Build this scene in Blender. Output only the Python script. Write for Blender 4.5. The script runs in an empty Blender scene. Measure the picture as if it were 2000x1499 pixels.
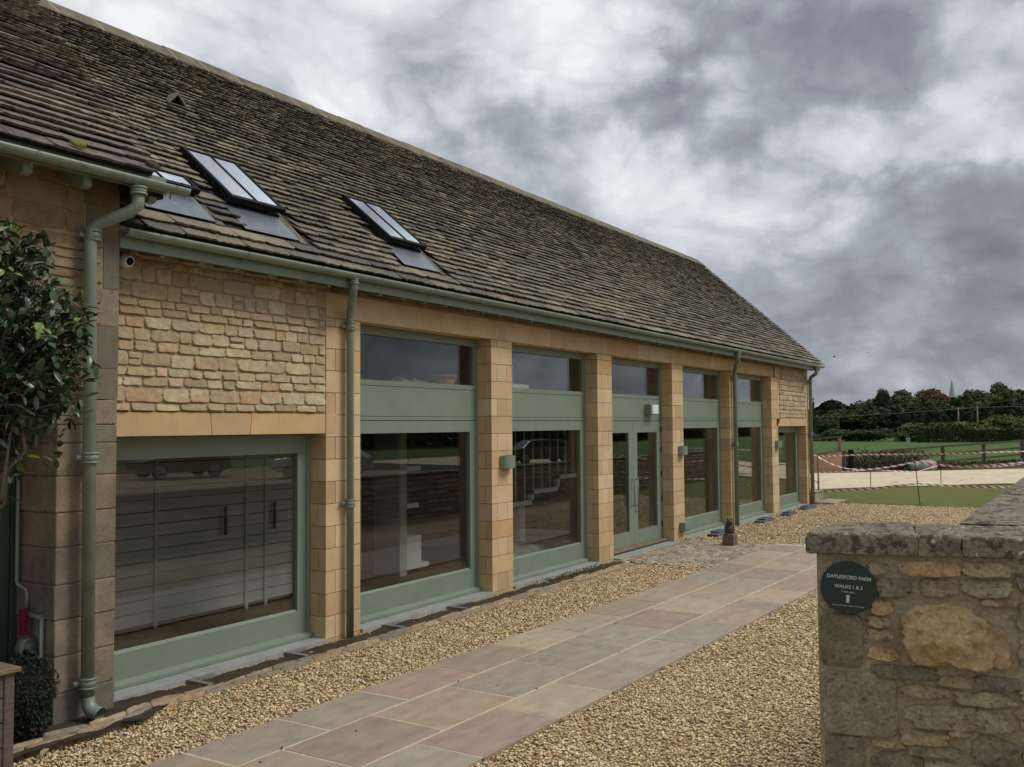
import bpy, math, random
import numpy as np
from mathutils import Vector, Matrix, noise as mnoise
R = math.radians
S = bpy.context.scene
COL = S.collection
random.seed(7)
rng = np.random.default_rng(7)

# ------------------------------------------------------------------ camera
cam_d = bpy.data.cameras.new('camera')
cam = bpy.data.objects.new('camera', cam_d); COL.objects.link(cam)
cF = Vector((0.84832906, 0.52761457, 0.04427946))
cR = Vector((0.52838398, -0.84897644, -0.00702693))
cU = Vector((-0.03388471, -0.0293577, 0.99899447))
cam.matrix_world = Matrix(((cR.x, cU.x, -cF.x, 0), (cR.y, cU.y, -cF.y, -7.2), (cR.z, cU.z, -cF.z, 2.3), (0, 0, 0, 1)))
cam_d.sensor_width = 36; cam_d.lens = 33.3; cam_d.clip_start = 0.05; cam_d.clip_end = 2000
S.camera = cam

# ------------------------------------------------------------------ sky (overcast, broken cloud)
SUN_EL, SUN_AZ = 48.0, -62.0          # sun direction: azimuth measured from +X towards +Y
W = bpy.data.worlds.new('World'); S.world = W; W.use_nodes = True
W.cycles.sampling_method = 'MANUAL'; W.cycles.sample_map_resolution = 512
nt = W.node_tree; nt.nodes.clear()
def N(t, typ, **kw):
    n = t.nodes.new(typ)
    for k, v in kw.items():
        if k.startswith('_'): setattr(n, k[1:], v)
        else: n.inputs[k].default_value = v
    return n
def L(t, a, b): t.links.new(a, b)
def math_(t, op, a, b=None, clamp=False):
    n = t.nodes.new('ShaderNodeMath'); n.operation = op; n.use_clamp = clamp
    for i, v in enumerate((a, b)):
        if v is None: continue
        if isinstance(v, (int, float)): n.inputs[i].default_value = v
        else: t.links.new(v, n.inputs[i])
    return n.outputs[0]
def ramp(t, fac, stops, interp='LINEAR'):
    n = t.nodes.new('ShaderNodeValToRGB'); cr = n.color_ramp; cr.interpolation = interp
    while len(cr.elements) < len(stops): cr.elements.new(0.5)
    for e, (p, c) in zip(cr.elements, stops):
        e.position = p; e.color = (c[0], c[1], c[2], 1) if not isinstance(c, (int, float)) else (c, c, c, 1)
    t.links.new(fac, n.inputs[0]); return n.outputs[0]
def mix(t, a, b, fac, mode='MIX'):
    n = t.nodes.new('ShaderNodeMix'); n.data_type = 'RGBA'; n.blend_type = mode
    for s, v in ((n.inputs[0], fac), (n.inputs[6], a), (n.inputs[7], b)):
        if isinstance(v, (int, float)): s.default_value = v
        elif isinstance(v, (tuple, list)): s.default_value = (v[0], v[1], v[2], 1)
        else: t.links.new(v, s)
    return n.outputs[2]
def noise_(t, vec, scale, detail=4, rough=0.55, dist=0.0):
    n = t.nodes.new('ShaderNodeTexNoise'); n.inputs['Scale'].default_value = scale
    n.inputs['Detail'].default_value = detail; n.inputs['Roughness'].default_value = rough
    n.inputs['Distortion'].default_value = dist
    if vec is not None: t.links.new(vec, n.inputs['Vector'])
    return n
tc = N(nt, 'ShaderNodeTexCoord')
dirv = N(nt, 'ShaderNodeVectorMath', _operation='NORMALIZE'); L(nt, tc.outputs['Generated'], dirv.inputs[0])
D = dirv.outputs[0]
sep = N(nt, 'ShaderNodeSeparateXYZ'); L(nt, D, sep.inputs[0])
zc = math_(nt, 'MAXIMUM', sep.outputs[2], 0.0)
den = math_(nt, 'ADD', zc, 0.22)
px = math_(nt, 'DIVIDE', sep.outputs[0], den); py = math_(nt, 'DIVIDE', sep.outputs[1], den)
cmb = N(nt, 'ShaderNodeCombineXYZ'); L(nt, px, cmb.inputs[0]); L(nt, py, cmb.inputs[1])
P = cmb.outputs[0]
nA = noise_(nt, P, 1.9, 7, 0.52, 0.25)
nB = noise_(nt, P, 4.6, 6, 0.58, 0.2)
nC = noise_(nt, D, 6.0, 10, 0.55, 0.1)
sq = N(nt, 'ShaderNodeVectorMath', _operation='MULTIPLY'); L(nt, D, sq.inputs[0]); sq.inputs[1].default_value = (1, 1, 1.7)
nD = noise_(nt, sq.outputs[0], 4.0, 4, 0.5)
wd = N(nt, 'ShaderNodeVectorMath', _operation='MULTIPLY_ADD'); L(nt, nD.outputs['Color'], wd.inputs[0]); wd.inputs[1].default_value = (.22, .22, .22); L(nt, sq.outputs[0], wd.inputs[2])
vo = N(nt, 'ShaderNodeTexVoronoi', _feature='F1'); vo.inputs['Scale'].default_value = 7.0; vo.inputs['Detail'].default_value = 5.0; vo.inputs['Roughness'].default_value = .5
L(nt, wd.outputs[0], vo.inputs['Vector'])
nW = noise_(nt, D, 11.0, 8, 0.62)                 # warps the outlines of the large clouds
warp = N(nt, 'ShaderNodeVectorMath', _operation='SUBTRACT'); L(nt, nW.outputs['Color'], warp.inputs[0]); warp.inputs[1].default_value = (.5, .5, .5)
wsc = N(nt, 'ShaderNodeVectorMath', _operation='SCALE'); L(nt, warp.outputs[0], wsc.inputs[0]); wsc.inputs['Scale'].default_value = 0.13
DW = N(nt, 'ShaderNodeVectorMath', _operation='ADD'); L(nt, D, DW.inputs[0]); L(nt, wsc.outputs[0], DW.inputs[1])
CLOUDS = [(-1.00,0.906,0.267,0.328,0.150), (-0.50,0.904,0.236,0.356,0.108), (-0.85,0.867,0.380,0.323,0.062),
 (-0.75,0.820,0.483,0.308,0.070), (-0.75,0.781,0.526,0.336,0.068), (-0.65,0.861,0.333,0.384,0.055), (-1.05,0.974,0.119,0.192,0.095),
 (-1.00,0.987,0.065,0.149,0.070), (-0.65,0.993,0.076,0.088,0.100), (-0.40,0.979,0.182,0.089,0.085), (-0.50,0.962,0.236,0.137,0.081),
 (0.75,0.832,0.424,0.358,0.090), (0.80,0.866,0.362,0.345,0.035), (1.00,0.939,0.228,0.259,0.075), (0.80,0.956,0.115,0.270,0.070),
 (0.70,0.909,0.360,0.209,0.110), (0.55,0.600,0.700,0.370,0.300), (0.40,0.50,0.75,0.45,0.300), (0.80,0.932,0.088,0.352,0.060), (0.50,0.981,0.158,0.112,0.049),
 (0.60,0.790,0.459,0.407,0.110), (0.50,0.978,0.143,0.151,0.065)]
tot = None
for a, x, y, z, r in CLOUDS:
    sb = N(nt, 'ShaderNodeVectorMath', _operation='SUBTRACT'); L(nt, DW.outputs[0], sb.inputs[0]); sb.inputs[1].default_value = (x, y, z)
    ml = N(nt, 'ShaderNodeVectorMath', _operation='MULTIPLY'); L(nt, sb.outputs[0], ml.inputs[0]); ml.inputs[1].default_value = (1/(r*1.25), 1/(r*1.25), 1.55/(r*1.25))
    ln = N(nt, 'ShaderNodeVectorMath', _operation='LENGTH'); L(nt, ml.outputs[0], ln.inputs[0])
    mr = N(nt, 'ShaderNodeMapRange', _interpolation_type='SMOOTHERSTEP'); L(nt, ln.outputs['Value'], mr.inputs['Value'])
    mr.inputs['From Min'].default_value = 1.1; mr.inputs['From Max'].default_value = 0.3
    mr.inputs['To Min'].default_value = 0; mr.inputs['To Max'].default_value = a
    tot = mr.outputs[0] if tot is None else math_(nt, 'ADD', tot, mr.outputs[0])
tone = math_(nt, 'ADD', math_(nt, 'MULTIPLY', nA.outputs[0], 0.20), math_(nt, 'MULTIPLY', nB.outputs[0], 0.10))
tone = math_(nt, 'ADD', tone, math_(nt, 'ADD', math_(nt, 'MULTIPLY', tot, 0.112), math_(nt, 'SUBTRACT', math_(nt, 'MULTIPLY', nC.outputs[0], 0.44), math_(nt, 'MULTIPLY', vo.outputs['Distance'], 0.30))))
tone = math_(nt, 'ADD', tone, math_(nt, 'MULTIPLY', zc, 0.26))
tone = math_(nt, 'ADD', tone, 0.345)
cloud = ramp(nt, tone, [(0.14, (1.35, 1.50, 1.80)), (0.30, (2.15, 2.34, 2.68)), (0.42, (3.15, 3.44, 3.82)), (0.50, (4.45, 4.78, 5.12)), (0.58, (5.75, 6.05, 6.3)), (0.72, (7.9, 8.0, 8.05))])
sky = N(nt, 'ShaderNodeTexSky', _sky_type='NISHITA', _sun_disc=False, _sun_elevation=R(SUN_EL), _sun_rotation=R(90 - SUN_AZ), _air_density=1.2, _dust_density=2.0)
skyc = mix(nt, sky.outputs[0], cloud, 0.94)
bg = N(nt, 'ShaderNodeBackground'); bg.inputs['Strength'].default_value = 0.1; L(nt, skyc, bg.inputs[0])
wo = N(nt, 'ShaderNodeOutputWorld'); L(nt, bg.outputs[0], wo.inputs[0])

sd = bpy.data.lights.new('sun', 'SUN'); sd.energy = 1.5; sd.angle = R(18); sd.color = (1.0, 0.95, 0.87)
sun = bpy.data.objects.new('sun', sd); COL.objects.link(sun)
sv = Vector((math.cos(R(SUN_EL))*math.cos(R(SUN_AZ)), math.cos(R(SUN_EL))*math.sin(R(SUN_AZ)), math.sin(R(SUN_EL))))
sun.rotation_euler = sv.to_track_quat('Z', 'Y').to_euler(); sun.location = sv*50

S.view_settings.view_transform = 'Standard'; S.view_settings.look = 'None'
S.view_settings.exposure = 0.25; S.view_settings.gamma = 1.0
S.cycles.max_bounces = 8; S.cycles.transparent_max_bounces = 24; S.cycles.caustics_reflective = False

# ------------------------------------------------------------------ materials
def new_mat(name):
    m = bpy.data.materials.new(name); m.use_nodes = True
    t = m.node_tree; t.nodes.clear()
    b = t.nodes.new('ShaderNodeBsdfPrincipled'); o = t.nodes.new('ShaderNodeOutputMaterial'); L(t, b.outputs[0], o.inputs[0])
    return m, t, b
def surf(name, color=(.5, .5, .5), rough=.8, attr=False, var=.25, vscale=3., fine=.15, fscale=40., bump=.2, bscale=30., bdist=.01,
         spots=None, spec=.3, metal=0., objcol=False, stretch=None, hue=None):
    """colour (or the mesh's own colour attribute) broken up by two noises, with grain in relief; spots = [(colour, scale, threshold, softness, amount)]"""
    m, t, b = new_mat(name)
    g = N(t, 'ShaderNodeNewGeometry'); vec = g.outputs['Position']
    if stretch:
        mp = N(t, 'ShaderNodeMapping'); mp.inputs['Scale'].default_value = stretch; L(t, vec, mp.inputs[0]); vec = mp.outputs[0]
    if attr: a = N(t, 'ShaderNodeAttribute', _attribute_name='col'); c = a.outputs['Color']
    elif objcol: c = N(t, 'ShaderNodeObjectInfo').outputs['Color']
    else: c = N(t, 'ShaderNodeRGB').outputs[0]; c.default_value = (*color, 1)
    n1 = noise_(t, vec, vscale, 5, .6); n2 = noise_(t, vec, fscale, 3, .6)
    f1 = ramp(t, n1.outputs[0], [(.28, 1-var), (.72, 1+var*.7)]); f2 = ramp(t, n2.outputs[0], [(.3, 1-fine), (.7, 1+fine)])
    c = mix(t, c, f1, 1., 'MULTIPLY'); c = mix(t, c, f2, 1., 'MULTIPLY')
    if hue:
        n3 = noise_(t, vec, hue[1], 3, .5); c = mix(t, c, hue[0], math_(t, 'MULTIPLY', ramp(t, n3.outputs[0], [(.45, 0.), (.65, 1.)]), hue[2]))
    for (sc, ss, th, so, am) in (spots or []):
        ns = noise_(t, vec, ss, 4, .65)
        c = mix(t, c, sc, math_(t, 'MULTIPLY', ramp(t, ns.outputs[0], [(th, 0.), (th+so, 1.)]), am))
    L(t, c, b.inputs['Base Color']); b.inputs['Roughness'].default_value = rough
    b.inputs['Specular IOR Level'].default_value = spec; b.inputs['Metallic'].default_value = metal
    if bump:
        nb = noise_(t, vec, bscale, 6, .65); bp = N(t, 'ShaderNodeBump'); bp.inputs['Strength'].default_value = bump; bp.inputs['Distance'].default_value = bdist
        L(t, nb.outputs[0], bp.inputs['Height']); L(t, bp.outputs[0], b.inputs['Normal'])
    return m
M = {}
M['green'] = surf('sage_paint', (.200, .250, .192), .42, var=.10, vscale=2.5, fine=.05, fscale=90, bump=.14, bscale=120, bdist=.002, spec=.4, spots=[((.13, .14, .10), 4, .60, .15, .30)])
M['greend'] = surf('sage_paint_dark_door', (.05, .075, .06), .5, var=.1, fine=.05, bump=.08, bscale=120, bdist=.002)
M['gutter'] = surf('sage_metal', (.195, .238, .180), .38, var=.18, vscale=5, fine=.08, fscale=60, bump=.12, bscale=90, bdist=.002, spec=.5, spots=[((.10, .095, .07), 7, .58, .14, .5)])
M['ashlar'] = surf('golden_ashlar', attr=True, rough=.85, var=.16, vscale=2.6, fine=.10, fscale=55, bump=.35, bscale=90, bdist=.004,
                   hue=((.55, .36, .17), 3.0, .28), spots=[((.24, .15, .08), 24, .69, .06, .5), ((.36, .25, .14), 1.3, .58, .12, .35)])
M['oldashlar'] = surf('weathered_ashlar', attr=True, rough=.9, var=.32, vscale=4.0, fine=.14, fscale=45, bump=.5, bscale=60, bdist=.006,
                   hue=((.12, .105, .085), 2.4, .35), spots=[((.045, .04, .035), 9, .60, .12, .6), ((.32, .30, .26), 60, .69, .04, .6)])
M['rubble'] = surf('rubble_stone', attr=True, rough=.9, var=.25, vscale=12, fine=.16, fscale=60, bump=.6, bscale=45, bdist=.008, hue=((.43, .32, .18), 5, .30))
M['mortar'] = surf('lime_mortar', (.385, .295, .185), .95, var=.18, vscale=6, fine=.12, fscale=90, bump=.4, bscale=120, bdist=.004)
M['mortard'] = surf('dark_joint', (.16, .105, .06), .95, var=.2, bump=0)
M['mortarw'] = surf('boundary_mortar', (.34, .285, .19), .95, var=.26, vscale=9, fine=.22, fscale=70, bump=.8, bscale=70, bdist=.010, spots=[((.05, .042, .03), 14, .60, .1, .6)])
M['wallstone'] = surf('boundary_stone', attr=True, rough=.92, var=.35, vscale=16, fine=.30, fscale=90, bump=.9, bscale=60, bdist=.010,
                   spots=[((.030, .026, .022), 38, .58, .06, .50), ((.42, .41, .38), 95, .70, .03, .75)])
M['yelstone'] = surf('yellow_boundary_stone', attr=True, rough=.92, var=.30, vscale=14, fine=.22, fscale=80, bump=1.0, bscale=42, bdist=.014,
                   hue=((.34, .27, .16), 9, .35), spots=[((.20, .12, .05), 30, .57, .08, .6), ((.62, .50, .30), 45, .66, .05, .5)])
M['coping'] = surf('lichened_coping', (.24, .205, .15), .92, var=.42, vscale=11, fine=.32, fscale=75, bump=1.0, bscale=48, bdist=.012,
                   spots=[((.050, .042, .034), 22, .50, .08, .85), ((.62, .58, .47), 20, .63, .04, .75), ((.44, .42, .36), 70, .64, .04, .7)])
M['slate'] = surf('stone_slate', attr=True, rough=.88, var=.22, vscale=5.0, fine=.28, fscale=38, bump=.7, bscale=34, bdist=.012,
                  spots=[((.055, .055, .046), 5, .58, .14, .28), ((.24, .22, .16), 28, .68, .08, .25)])
M['slater'] = surf('brown_stone_slate', attr=True, rough=.88, var=.35, vscale=6.0, fine=.28, fscale=38, bump=.7, bscale=30, bdist=.012,
                  spots=[((.05, .043, .05), 5, .55, .12, .6), ((.40, .36, .32), 55, .70, .03, .8)])
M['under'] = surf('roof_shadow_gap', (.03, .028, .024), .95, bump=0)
M['ridge'] = surf('ridge_stone', (.165, .140, .095), .9, var=.4, vscale=4, fine=.2, fscale=50, bump=.6, bscale=40, bdist=.01, spots=[((.06, .055, .042), 5, .52, .12, .7)])
M['ridgej'] = surf('ridge_joint', (.42, .38, .30), .9, var=.1, bump=0)
M['lead'] = surf('lead_sheet', (.20, .22, .26), .42, var=.22, vscale=6, fine=.1, bump=.15, bscale=30, bdist=.004, metal=.6, spec=.5)
M['black'] = surf('black_metal', (.010, .010, .011), .6, var=.1, bump=0, spec=.12)
M['white'] = surf('white_plastic', (.72, .72, .74), .35, var=.04, fine=.02, bump=0, spec=.5)
M['diff'] = surf('frosted_diffuser', (.78, .78, .90), .3, var=.02, fine=.01, bump=0, spec=.5)
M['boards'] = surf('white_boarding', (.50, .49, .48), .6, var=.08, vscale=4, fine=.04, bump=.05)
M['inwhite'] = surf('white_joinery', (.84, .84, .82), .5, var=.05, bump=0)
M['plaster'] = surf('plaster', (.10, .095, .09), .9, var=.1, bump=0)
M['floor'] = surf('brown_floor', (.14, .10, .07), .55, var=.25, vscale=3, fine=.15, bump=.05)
M['concrete'] = surf('grey_slab', (.33, .35, .33), .8, var=.15, vscale=5, fine=.1, fscale=60, bump=.2, bscale=90, bdist=.003, hue=((.24, .24, .20), 3, .4))
M['greyblock'] = surf('grey_block', (.20, .20, .18), .85, var=.15, bump=.2, bscale=80)
M['soil'] = surf('soil', (.085, .058, .036), .95, var=.4, vscale=9, fine=.4, fscale=60, bump=1.2, bscale=45, bdist=.03)
M['edging'] = surf('edging_stone', attr=True, rough=.9, var=.3, vscale=12, fine=.2, bump=.6, bscale=50, bdist=.008)
M['flag'] = surf('sandstone_flag', attr=True, rough=.62, var=.24, vscale=3.4, fine=.10, fscale=48, bump=.35, bscale=26, bdist=.006, spec=.35,
                 stretch=(1, 2.2, 1), hue=((.36, .27, .19), 1.7, .35), spots=[((.24, .22, .195), 2.2, .58, .15, .35), ((.47, .40, .30), 5.5, .62, .10, .35), ((.05, .045, .04), 42, .78, .03, .6)])
M['flagm'] = surf('path_mortar', (.56, .47, .34), .95, var=.2, vscale=8, fine=.2, bump=.4, bscale=80, bdist=.005)
M['sett'] = surf('sett_stone', attr=True, rough=.85, var=.3, vscale=8, fine=.2, fscale=50, bump=.5, bscale=60, bdist=.006)
M['pebble'] = surf('gravel_pebble', attr=True, rough=.75, var=.12, vscale=60, fine=.1, bump=0, spec=.3)
M['wood'] = surf('grey_planter_timber', (.125, .092, .078), .8, var=.3, vscale=6, fine=.25, fscale=50, bump=.5, bscale=40, bdist=.005, stretch=(1, 1, 6))
M['woodr'] = surf('planter_rim_timber', (.20, .145, .09), .8, var=.3, vscale=6, fine=.2, bump=.4, stretch=(1, 6, 6))
M['fence'] = surf('fence_timber', (.095, .082, .062), .9, var=.3, vscale=5, fine=.2, bump=.3)
M['fencel'] = surf('fresh_timber', (.23, .17, .11), .85, var=.2, bump=.2)
M['ply'] = surf('plywood', (.55, .33, .20), .8, var=.18, vscale=1.2, fine=.06, bump=.05, stretch=(1, .6, 3))
M['iron'] = surf('rusty_iron', (.05, .038, .03), .7, var=.2, bump=0)
M['handrail'] = surf('handrail_metal', (.12, .11, .075), .5, var=.1, bump=0)
M['bark'] = surf('bark', (.055, .045, .032), .95, var=.3, bump=.6, bscale=40)
M['terracotta'] = surf('terracotta', (.42, .17, .09), .8, var=.12, bump=.05)
M['sign'] = surf('dark_teal_enamel', (.010, .026, .025), .30, var=.05, fine=.02, bump=0, spec=.5)
M['letter'] = surf('sign_lettering', (.46, .52, .53), .5, var=.02, fine=.01, bump=0)
M['screw'] = surf('screw_head', (.10, .11, .11), .4, metal=.6, bump=0)
M['red'] = surf('red_plastic', (.20, .010, .02), .45, var=.06, bump=0)
M['chrome'] = surf('chrome', (.7, .7, .72), .2, metal=1., bump=0)
M['zinc'] = surf('grey_gas_metal', (.16, .18, .17), .45, metal=.3, bump=.1)
M['bronze'] = surf('owl_stone', (.085, .065, .058), .6, var=.35, vscale=20, fine=.3, bump=.8, bscale=70, bdist=.01)
M['owlbase'] = surf('owl_block', (.16, .115, .095), .85, var=.25, vscale=12, fine=.2, bump=.5, bscale=60)
M['slab'] = surf('step_stone', (.36, .30, .22), .85, var=.2, vscale=4, fine=.12, bump=.3)
M['offcut'] = surf('dark_slate_piece', (.10, .105, .12), .8, var=.25, bump=.3)
M['spire'] = surf('pale_spire_stone', (.34, .35, .355), .9, var=.1, bump=0)
M['tarp'] = surf('pale_sheet', (.30, .30, .28), .6, var=.35, vscale=5, bump=.3)
M['birdm'] = surf('bird_feather', (.02, .02, .022), .8, bump=0)
M['carw'] = surf('silver_car_paint', (.42, .45, .50), .25, var=.02, fine=.01, bump=0, spec=.6, metal=.3)
M['cark'] = surf('dark_car_paint', (.012, .012, .014), .2, var=.02, fine=.01, bump=0, spec=.6)
M['tyre'] = surf('tyre', (.015, .015, .015), .8, bump=0)
M['asphalt'] = surf('track_surface', (.60, .50, .345), .95, var=.14, vscale=1.1, fine=.10, fscale=14, bump=.2, bscale=14, stretch=(.4, 1.4, 1), spots=[((.26, .20, .13), 1.3, .60, .10, .7)])
M['lawn'] = surf('mown_grass', (.125, .150, .030), .95, var=.22, vscale=1.3, fine=.35, fscale=22, bump=1.0, bscale=40, bdist=.04, hue=((.165, .15, .04), .9, .5))
M['verge'] = surf('rough_grass', (.055, .075, .020), .95, var=.35, vscale=1.5, fine=.4, fscale=14, bump=1.0, bscale=18, bdist=.08)
M['field'] = surf('field_grass', (.060, .112, .016), .95, var=.25, vscale=.18, fine=.25, fscale=3, bump=1.0, bscale=6, bdist=.1)
M['leaf'] = surf('tree_leaves', objcol=True, rough=.8, var=.45, vscale=.45, fine=.45, fscale=2.6, bump=0, spec=.1)
M['hedge'] = surf('hedge_leaves', objcol=True, rough=.8, var=.35, vscale=.5, fine=.5, fscale=5, bump=0, spec=.1)
M['camellia'] = surf('glossy_leaf', attr=True, rough=.32, var=.2, vscale=9, fine=.12, bump=0, spec=.5)
M['box'] = surf('small_dark_leaf', attr=True, rough=.6, var=.3, vscale=12, fine=.2, bump=0, spec=.2)
M['yardwall'] = surf('dry_stone', attr=True, rough=.92, var=.3, vscale=5, fine=.2, bump=.6, bscale=30)

# gravel bed under and between the loose stones
def gravel_mat():
    m, t, b = new_mat('gravel_bed')
    g = N(t, 'ShaderNodeNewGeometry')
    mp = N(t, 'ShaderNodeMapping'); mp.inputs['Scale'].default_value = (1, 1, 1); L(t, g.outputs['Position'], mp.inputs[0])
    v = N(t, 'ShaderNodeTexVoronoi', _feature='F1'); v.inputs['Scale'].default_value = 48; L(t, mp.outputs[0], v.inputs['Vector'])
    sp = N(t, 'ShaderNodeSeparateColor'); L(t, v.outputs['Color'], sp.inputs[0])
    c = ramp(t, sp.outputs[0], [(0, (.16, .10, .045)), (.25, (.40, .26, .125)), (.55, (.64, .46, .245)), (.85, (.80, .64, .40)), (1, (.86, .76, .56))])
    e = ramp(t, v.outputs['Distance'], [(.22, 1.), (.70, .30)])
    c = mix(t, c, e, 1., 'MULTIPLY')
    n = noise_(t, g.outputs['Position'], .9, 4, .6); c = mix(t, c, ramp(t, n.outputs[0], [(.3, .82), (.7, 1.12)]), 1., 'MULTIPLY')
    L(t, c, b.inputs['Base Color']); b.inputs['Roughness'].default_value = .85; b.inputs['Specular IOR Level'].default_value = .2
    bp = N(t, 'ShaderNodeBump'); bp.inputs['Strength'].default_value = .9; bp.inputs['Distance'].default_value = .012; bp.invert = True
    L(t, v.outputs['Distance'], bp.inputs['Height']); L(t, bp.outputs[0], b.inputs['Normal'])
    return m
M['gravel'] = gravel_mat()
def glass_mat(name, tint, mult=1.0):
    m = bpy.data.materials.new(name); m.use_nodes = True; t = m.node_tree; t.nodes.clear()
    g = N(t, 'ShaderNodeNewGeometry')
    dt = N(t, 'ShaderNodeVectorMath', _operation='DOT_PRODUCT'); L(t, g.outputs['Incoming'], dt.inputs[0]); L(t, g.outputs['Normal'], dt.inputs[1])
    c = math_(t, 'ABSOLUTE', dt.outputs['Value'])
    r = math_(t, 'POWER', math_(t, 'SUBTRACT', 1.0, c), 5.0)
    r = math_(t, 'ADD', math_(t, 'MULTIPLY', r, .95*mult), .045*mult, clamp=True)
    tr = N(t, 'ShaderNodeBsdfTransparent'); tr.inputs[0].default_value = (*tint, 1)
    gl = N(t, 'ShaderNodeBsdfGlossy'); gl.inputs['Roughness'].default_value = 0.0; gl.inputs['Color'].default_value = (.95, .97, 1, 1)
    mx = N(t, 'ShaderNodeMixShader'); L(t, r, mx.inputs[0]); L(t, tr.outputs[0], mx.inputs[1]); L(t, gl.outputs[0], mx.inputs[2])
    o = N(t, 'ShaderNodeOutputMaterial'); L(t, mx.outputs[0], o.inputs[0]); return m
M['glass'] = glass_mat('window_glass', (.88, .90, .87), 1.45)
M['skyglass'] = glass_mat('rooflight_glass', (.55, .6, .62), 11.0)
def tape_mat():
    m, t, b = new_mat('barrier_tape'); uv = N(t, 'ShaderNodeUVMap'); s = N(t, 'ShaderNodeSeparateXYZ'); L(t, uv.outputs[0], s.inputs[0])
    k = math_(t, 'FRACT', math_(t, 'ADD', math_(t, 'MULTIPLY', s.outputs[0], 4.6), math_(t, 'MULTIPLY', s.outputs[1], .5)))
    c = mix(t, (.74, .74, .76), (.50, .05, .08), ramp(t, k, [(.49, 0.), (.51, 1.)]))
    L(t, c, b.inputs['Base Color']); b.inputs['Roughness'].default_value = .35; return m
M['tape'] = tape_mat()

# ------------------------------------------------------------------ mesh helpers
class MB:
    def __init__(s): s.v = []; s.f = []; s.c = []; s.mi = []; s.smooth = []
    def add(s, vs, fs, col=(.5, .5, .5), mi=0, smooth=False):
        b = len(s.v); s.v += [tuple(p) for p in vs]
        for f in fs: s.f.append(tuple(b+i for i in f)); s.c.append(col); s.mi.append(mi); s.smooth.append(smooth)
        return s
    def box(s, x0, x1, y0, y1, z0, z1, col=(.5, .5, .5), mi=0):
        return s.add([(x0,y0,z0),(x1,y0,z0),(x1,y1,z0),(x0,y1,z0),(x0,y0,z1),(x1,y0,z1),(x1,y1,z1),(x0,y1,z1)],
                     [(0,3,2,1),(4,5,6,7),(0,1,5,4),(1,2,6,5),(2,3,7,6),(3,0,4,7)], col, mi)
    def prism(s, prof, f, a, b, col=(.5,.5,.5), mi=0):
        """profile [(p,q)] extruded from a to b; f(t,p,q) -> xyz"""
        n = len(prof); vs = [f(a, *q) for q in prof] + [f(b, *q) for q in prof]
        fs = [(i, (i+1) % n, n+(i+1) % n, n+i) for i in range(n)] + [tuple(range(n))[::-1], tuple(range(n, 2*n))]
        return s.add(vs, fs, col, mi)
    def tube(s, pts, r, n=12, col=(.5,.5,.5), mi=0, caps=True, smooth=True):
        pts = [Vector(p) for p in pts]; rs = r if isinstance(r, (list, tuple)) else [r]*len(pts)
        vs = []; prev = None
        for i, p in enumerate(pts):
            d = (pts[min(i+1, len(pts)-1)] - pts[max(i-1, 0)]).normalized()
            if prev is None:
                a = d.cross(Vector((0, 0, 1)));
                if a.length < .1: a = d.cross(Vector((1, 0, 0)))
            else: a = prev - d*prev.dot(d)
            a.normalize(); prev = a; bb = d.cross(a)
            for k in range(n):
                t = 2*math.pi*k/n; vs.append(p + (a*math.cos(t) + bb*math.sin(t))*rs[i])
        fs = [(i*n+k, i*n+(k+1) % n, (i+1)*n+(k+1) % n, (i+1)*n+k) for i in range(len(pts)-1) for k in range(n)]
        s.add(vs, fs, col, mi, smooth)
        if caps:
            b = len(s.v)-len(vs)
            for rg in (range(n-1, -1, -1), range((len(pts)-1)*n, len(pts)*n)):
                s.f.append(tuple(b+i for i in rg)); s.c.append(col); s.mi.append(mi); s.smooth.append(False)
        return s
    def build(s, name, mat, parent=None, bevel=0., loc=None, uv=None):
        me = bpy.data.meshes.new(name)
        off = Vector(parent_loc(parent)) if parent is not None else (Vector(loc) if loc else Vector((0, 0, 0)))
        va = np.array(s.v, dtype=np.float64) - np.array(off)
        me.from_pydata(va.tolist(), [], s.f)
        mats = mat if isinstance(mat, (list, tuple)) else [mat]
        for m in mats: me.materials.append(m)
        me.polygons.foreach_set('material_index', s.mi)
        me.polygons.foreach_set('use_smooth', s.smooth)
        lt = np.array([len(f) for f in s.f]); ca = np.ones((len(s.f), 4), dtype=np.float32); ca[:, :3] = np.array(s.c)
        at = me.color_attributes.new('col', 'FLOAT_COLOR', 'CORNER'); at.data.foreach_set('color', np.repeat(ca, lt, axis=0).ravel())
        if uv is not None:
            ul = me.uv_layers.new(name='UVMap'); ul.data.foreach_set('uv', np.array(uv, dtype=np.float32).ravel())
        me.update()
        o = bpy.data.objects.new(name, me); COL.objects.link(o)
        if parent is not None: o.parent = parent
        elif loc: o.location = loc
        if bevel:
            bv = o.modifiers.new('bevel', 'BEVEL'); bv.width = bevel; bv.segments = 2; bv.limit_method = 'ANGLE'
        return o
def parent_loc(p):
    v = Vector((0, 0, 0))
    while p is not None: v += p.location; p = p.parent
    return v
def tag(o, label=None, cat=None, group=None, kind=None):
    if label: o['label'] = label
    if cat: o['category'] = cat
    if group: o['group'] = group
    if kind: o['kind'] = kind
    return o
def thing(name, loc, label, cat, group=None):
    o = bpy.data.objects.new(name, None); COL.objects.link(o); o.location = loc; o.empty_display_size = .2
    return tag(o, label, cat, group)
def jc(c, a=.08, h=.03):
    k = 1 + random.uniform(-a, a); return tuple(max(.004, x*k*(1+random.uniform(-h, h))) for x in c)
def pick(pal, a=.10, h=.03): return jc(random.choice(pal), a, h)
FACE = lambda u, v, w: (u, -w, v)            # facade frame: u along X, v up, w out of the wall

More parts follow.
